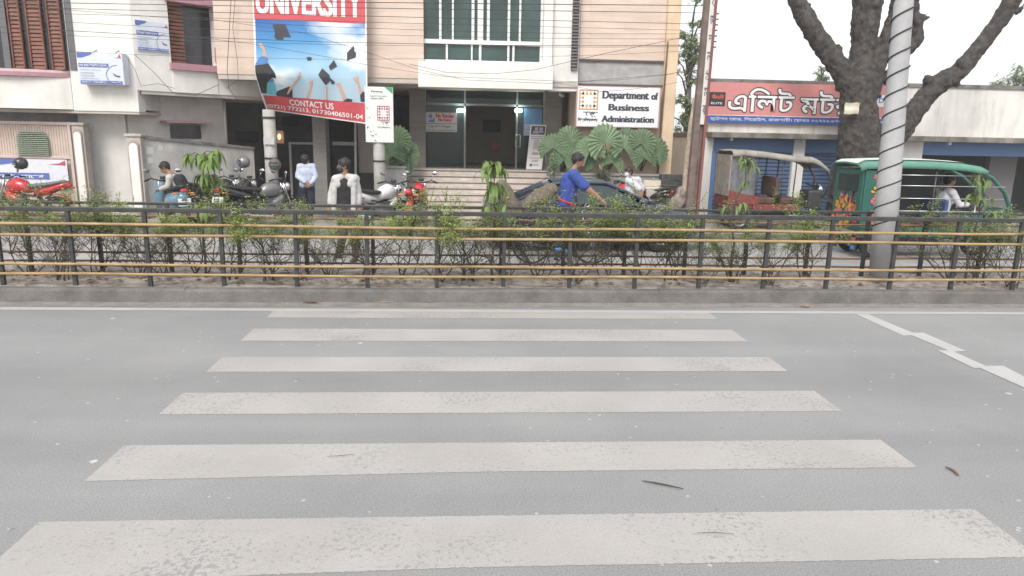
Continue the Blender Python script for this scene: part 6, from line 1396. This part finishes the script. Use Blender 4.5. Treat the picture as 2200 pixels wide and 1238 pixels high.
for y in (.02, WD-.26):
    m = MB(); m.box(.0, .012, y, y+.24, .12, .44); o = m.build('mud_flap', M_BLACK, t)
    m = MB(); m.box(-.008, -.001, y+.05, y+.19, .16, .24); m.build('blue_patch', flat('flap_blue', (.06, .2, .5)), o)
    m = MB(); m.box(-.008, -.001, y+.05, y+.19, .29, .40); m.build('red_patch', flat('flap_red', (.4, .08, .07)), o)
m = MB(); m.bar((-.05, .1, .5), (-.05, WD-.1, .5), .05); m.build('rear_bumper', ST, t)
for y in (.1, WD-.1): m = MB(); m.ell((-.045, y, .72), (.03, .06, .05), 10, 7); m.build('tail_light', M_RED, t, True)
GR = t; GR.scale = (1.12, 1, 1)
# driver
bx, by = gp.x, Yg
jr = lambda x, y, z: V((bx+x+.04, by+y, z))
person('rickshaw driver in white shirt gripping the steering bar', (bx+1.94, by+.5, .72), dict(head=jr(2.0, .5, 1.5), neck=jr(1.95, .5, 1.36), chest=jr(1.93, .5, 1.18), waist=jr(1.9, .5, .95), pelvis=jr(1.9, .5, .82), shL=jr(1.95, .31, 1.28), shR=jr(1.95, .69, 1.28),
    elL=jr(2.1, .26, 1.04), wrL=jr(2.27, .27, 1.05), elR=jr(2.1, .74, 1.04), wrR=jr(2.27, .73, 1.05), hipL=jr(1.92, .42, .8), hipR=jr(1.92, .58, .8), knL=jr(2.25, .38, .8), anL=jr(2.2, .38, .56), toeL=jr(2.33, .38, .52), knR=jr(2.25, .62, .8), anR=jr(2.2, .62, .56), toeR=jr(2.33, .62, .52),
    face=(1, -.1, -.05), side=(0, 1, 0)), flat('white_shirt_cloth', (.58, .58, .62), .8), flat('grey_trousers', (.13, .13, .14), .85), .95, curl=.9)
# parked rickshaw
Yp = 16.3
t, WD, ST = rickshaw('parked red battery rickshaw with a sagging beige canopy and torn curtain before the blue shutters', 1562, Yp, flat('faded_red', (.20, .05, .042), .7, var=.2), None, False); t.location.z = .12
RB = flat('faded_red', (.20, .05, .042), .7, var=.2); CANB = mat('beige_canopy_cloth', (.30, .275, .245), .9, .2, 5, streak=.4, dirt=(.2, .17, .14))
m = MB(); lo = []
for x, z in ((.02, 1.86), (.3, 1.88), (.9, 1.83), (1.5, 1.76), (1.95, 1.74), (2.15, 1.66), (2.36, 1.50)):
    lo.append([V((x, -.05, z-.14)), V((x, -.04, z-.05)), V((x, .1, z)), V((x, WD/2, z-.015)), V((x, WD-.1, z)), V((x, WD+.04, z-.05)), V((x, WD+.05, z-.14))])
m.loft(lo, False, False); o = m.build('canopy', CANB, t, True); sd = o.modifiers.new('s', 'SOLIDIFY'); sd.thickness = .02
m = MB(); n = 12
m.loft([[V((.02+.62*k/n, .02+.02*sin(k*1.7), z)) for k in range(n+1)] for z in (.8, 1.1, 1.4, 1.75)], False, False); m.build('curtain', mat('smoky_plastic', (.20, .19, .18), .35, .3, 3, alpha=.72), t, True)
m = MB(); m.box(.0, .03, .02, WD-.02, .8, 1.75); m.build('rear_panel', CANB, t)
m = MB(); m.add([(.0, -.01, .62), (.75, -.01, .62), (.75, -.01, .80), (.35, -.01, .86), (.0, -.01, .95)], [(0, 1, 2, 3, 4)]); m.build('side_panel', RB, t)
for x in (.65, 1.25, 1.55):
    for y in (.02, WD-.02): m = MB(); m.tube([(x, y, .5), (x+.03, y, 1.7)], .016, 8); m.build('upright', M_BLACKIRON, t, True)
m = MB()
for y in (.1, WD-.1): m.tube([(2.3, y, 1.5), (2.5, y, 1.2), (2.42, y+.1*(1 if y < .5 else -1), .85), (2.3, WD/2, .6)], .03, 8)
m.build('front_frame', M_BLACKIRON, t, True)
m = MB(); m.tube([(2.45, WD/2, .3), (2.3, WD/2, 1.02)], .025, 8); m.tube([(2.2, WD/2-.3, 1.1), (2.3, WD/2-.2, 1.04), (2.3, WD/2+.2, 1.04), (2.2, WD/2+.3, 1.1)], .016, 8); m.build('steering_bar', M_BLACK, t, True)
m = MB(); m.ell((2.42, WD/2, .95), (.09, .13, .13), 14, 9); m.build('headlight', M_CHROME, t, True)
m = MB(); m.box(1.15, 1.25, .08, WD-.08, .8, 1.25); m.build('seat_back', flat('seat_rust', (.10, .055, .042), .75, var=.2), t, bevel=.03)
for x in (.7, 1.3): m = MB(); m.box(x, x+.45, .06, WD-.06, .62, .78); m.build('seat_cushion', flat('seat_rust', (.10, .055, .042), .75, var=.2), t, bevel=.04)
m = MB(); m.box(2.05, 2.4, .25, WD-.25, .5, .95); m.build('front_cowl', M_BLACKIRON, t, bevel=.05)
# ================================================================== ODDMENTS BY THE RIGHT WALL
p = W(1401, 445, 17.2); SK = thing('sink', 'old cream pedestal wash basin standing below the corner pier', 'sink', (p.x, 17.2, .12)); CR = flat('cream_ceramic', (.55, .50, .42), .35)
k = 17.2/FPX
m = MB(); m.loft([[V((sx*w, sy*d, z)) for sx, sy in ((-1, -1), (1, -1), (1, 1), (-1, 1))] for w, d, z in ((.1, .1, 0), (.11, .1, .62), (.2, .16, .72), (.22, .2, .88))]); m.build('pedestal', CR, SK, bevel=.02)
m = MB(); m.box(-.23, .23, -.2, .2, .881, .93); m.box(-.22, .22, .12, .2, .93, 1.08); m.build('basin_rim', CR, SK, bevel=.015)
m = MB(); m.tube([(0, .15, 1.08), (0, .15, 1.14), (0, .05, 1.14)], .015, 8); m.build('tap', M_CHROME, SK, True)
p = W(1447, 445, 17.3); SC_ = thing('junk_rack', 'dark stack of scrap sheets behind the boulder by the leaning pole', 'scrap', (p.x, 17.5, .12))
m = MB()
for k in range(8): m.box(-.3+.01*(k % 2), .3, 0, .25, .04+.15*k, .04+.15*k+.13)
m.build('sheet_stack', flat('scrap_dark', (.06, .06, .06), .8, var=.3), SC_, bevel=.01)
m = MB()
for k in range(4): m.bar((-.33, -.03, .2+.26*k), (.33, -.03, .14+.26*k), .014)
m.build('wire_tie', M_STEEL, SC_)
p = W(1459, 420, 17.0); BO = thing('boulder', 'lumpy brown grey boulder heap beside the leaning pole', 'rock', (p.x, 17.0, .12)); m = MB(); rr = random.Random(3)
for k in range(7): m.ell((rr.uniform(-.12, .12), rr.uniform(-.1, .1), .08+k*.12), (.28-.02*k, .24, .2), 9, 7)
baked(m, 'rock_mass', .03, mat('brown_rock', (.26, .22, .19), .95, .3, 6, .8), 2, .14, .15, parent=BO)
p = W(1390, 300, 17.5)
# small white hatchback tail seen left of the sapling
# security camera
p = W(1203, 203, 20.0); SCM = thing('security_camera', 'small white security camera on the grey column right of the entrance', 'camera', tuple(p)); m = MB(); m.tube([(0, 0, 0), (.06, -.2, -.05)], .045, 10); m.build('casing', M_WHITE, SCM, True); m = MB(); m.tube([(.0, .0, .0), (0, .12, .1), (0, .22, .1)], .014, 6); m.build('bracket', M_WHITE, SCM, True)

# ================================================================== THIN STREET HAZE
hz = MB(); hz.box(-620, 620, -420, 920, -1.2, 16); hm = bpy.data.materials.new('haze'); hm.use_nodes = True; hn = hm.node_tree.nodes; hn.remove(hn['Principled BSDF'])
pv = hn.new('ShaderNodeVolumePrincipled'); pv.inputs['Color'].default_value = (.95, .96, .97, 1); pv.inputs['Density'].default_value = .0018; hm.node_tree.links.new(pv.outputs[0], hn['Material Output'].inputs['Volume'])
ho = hz.build('haze', hm); ho['kind'] = 'stuff'
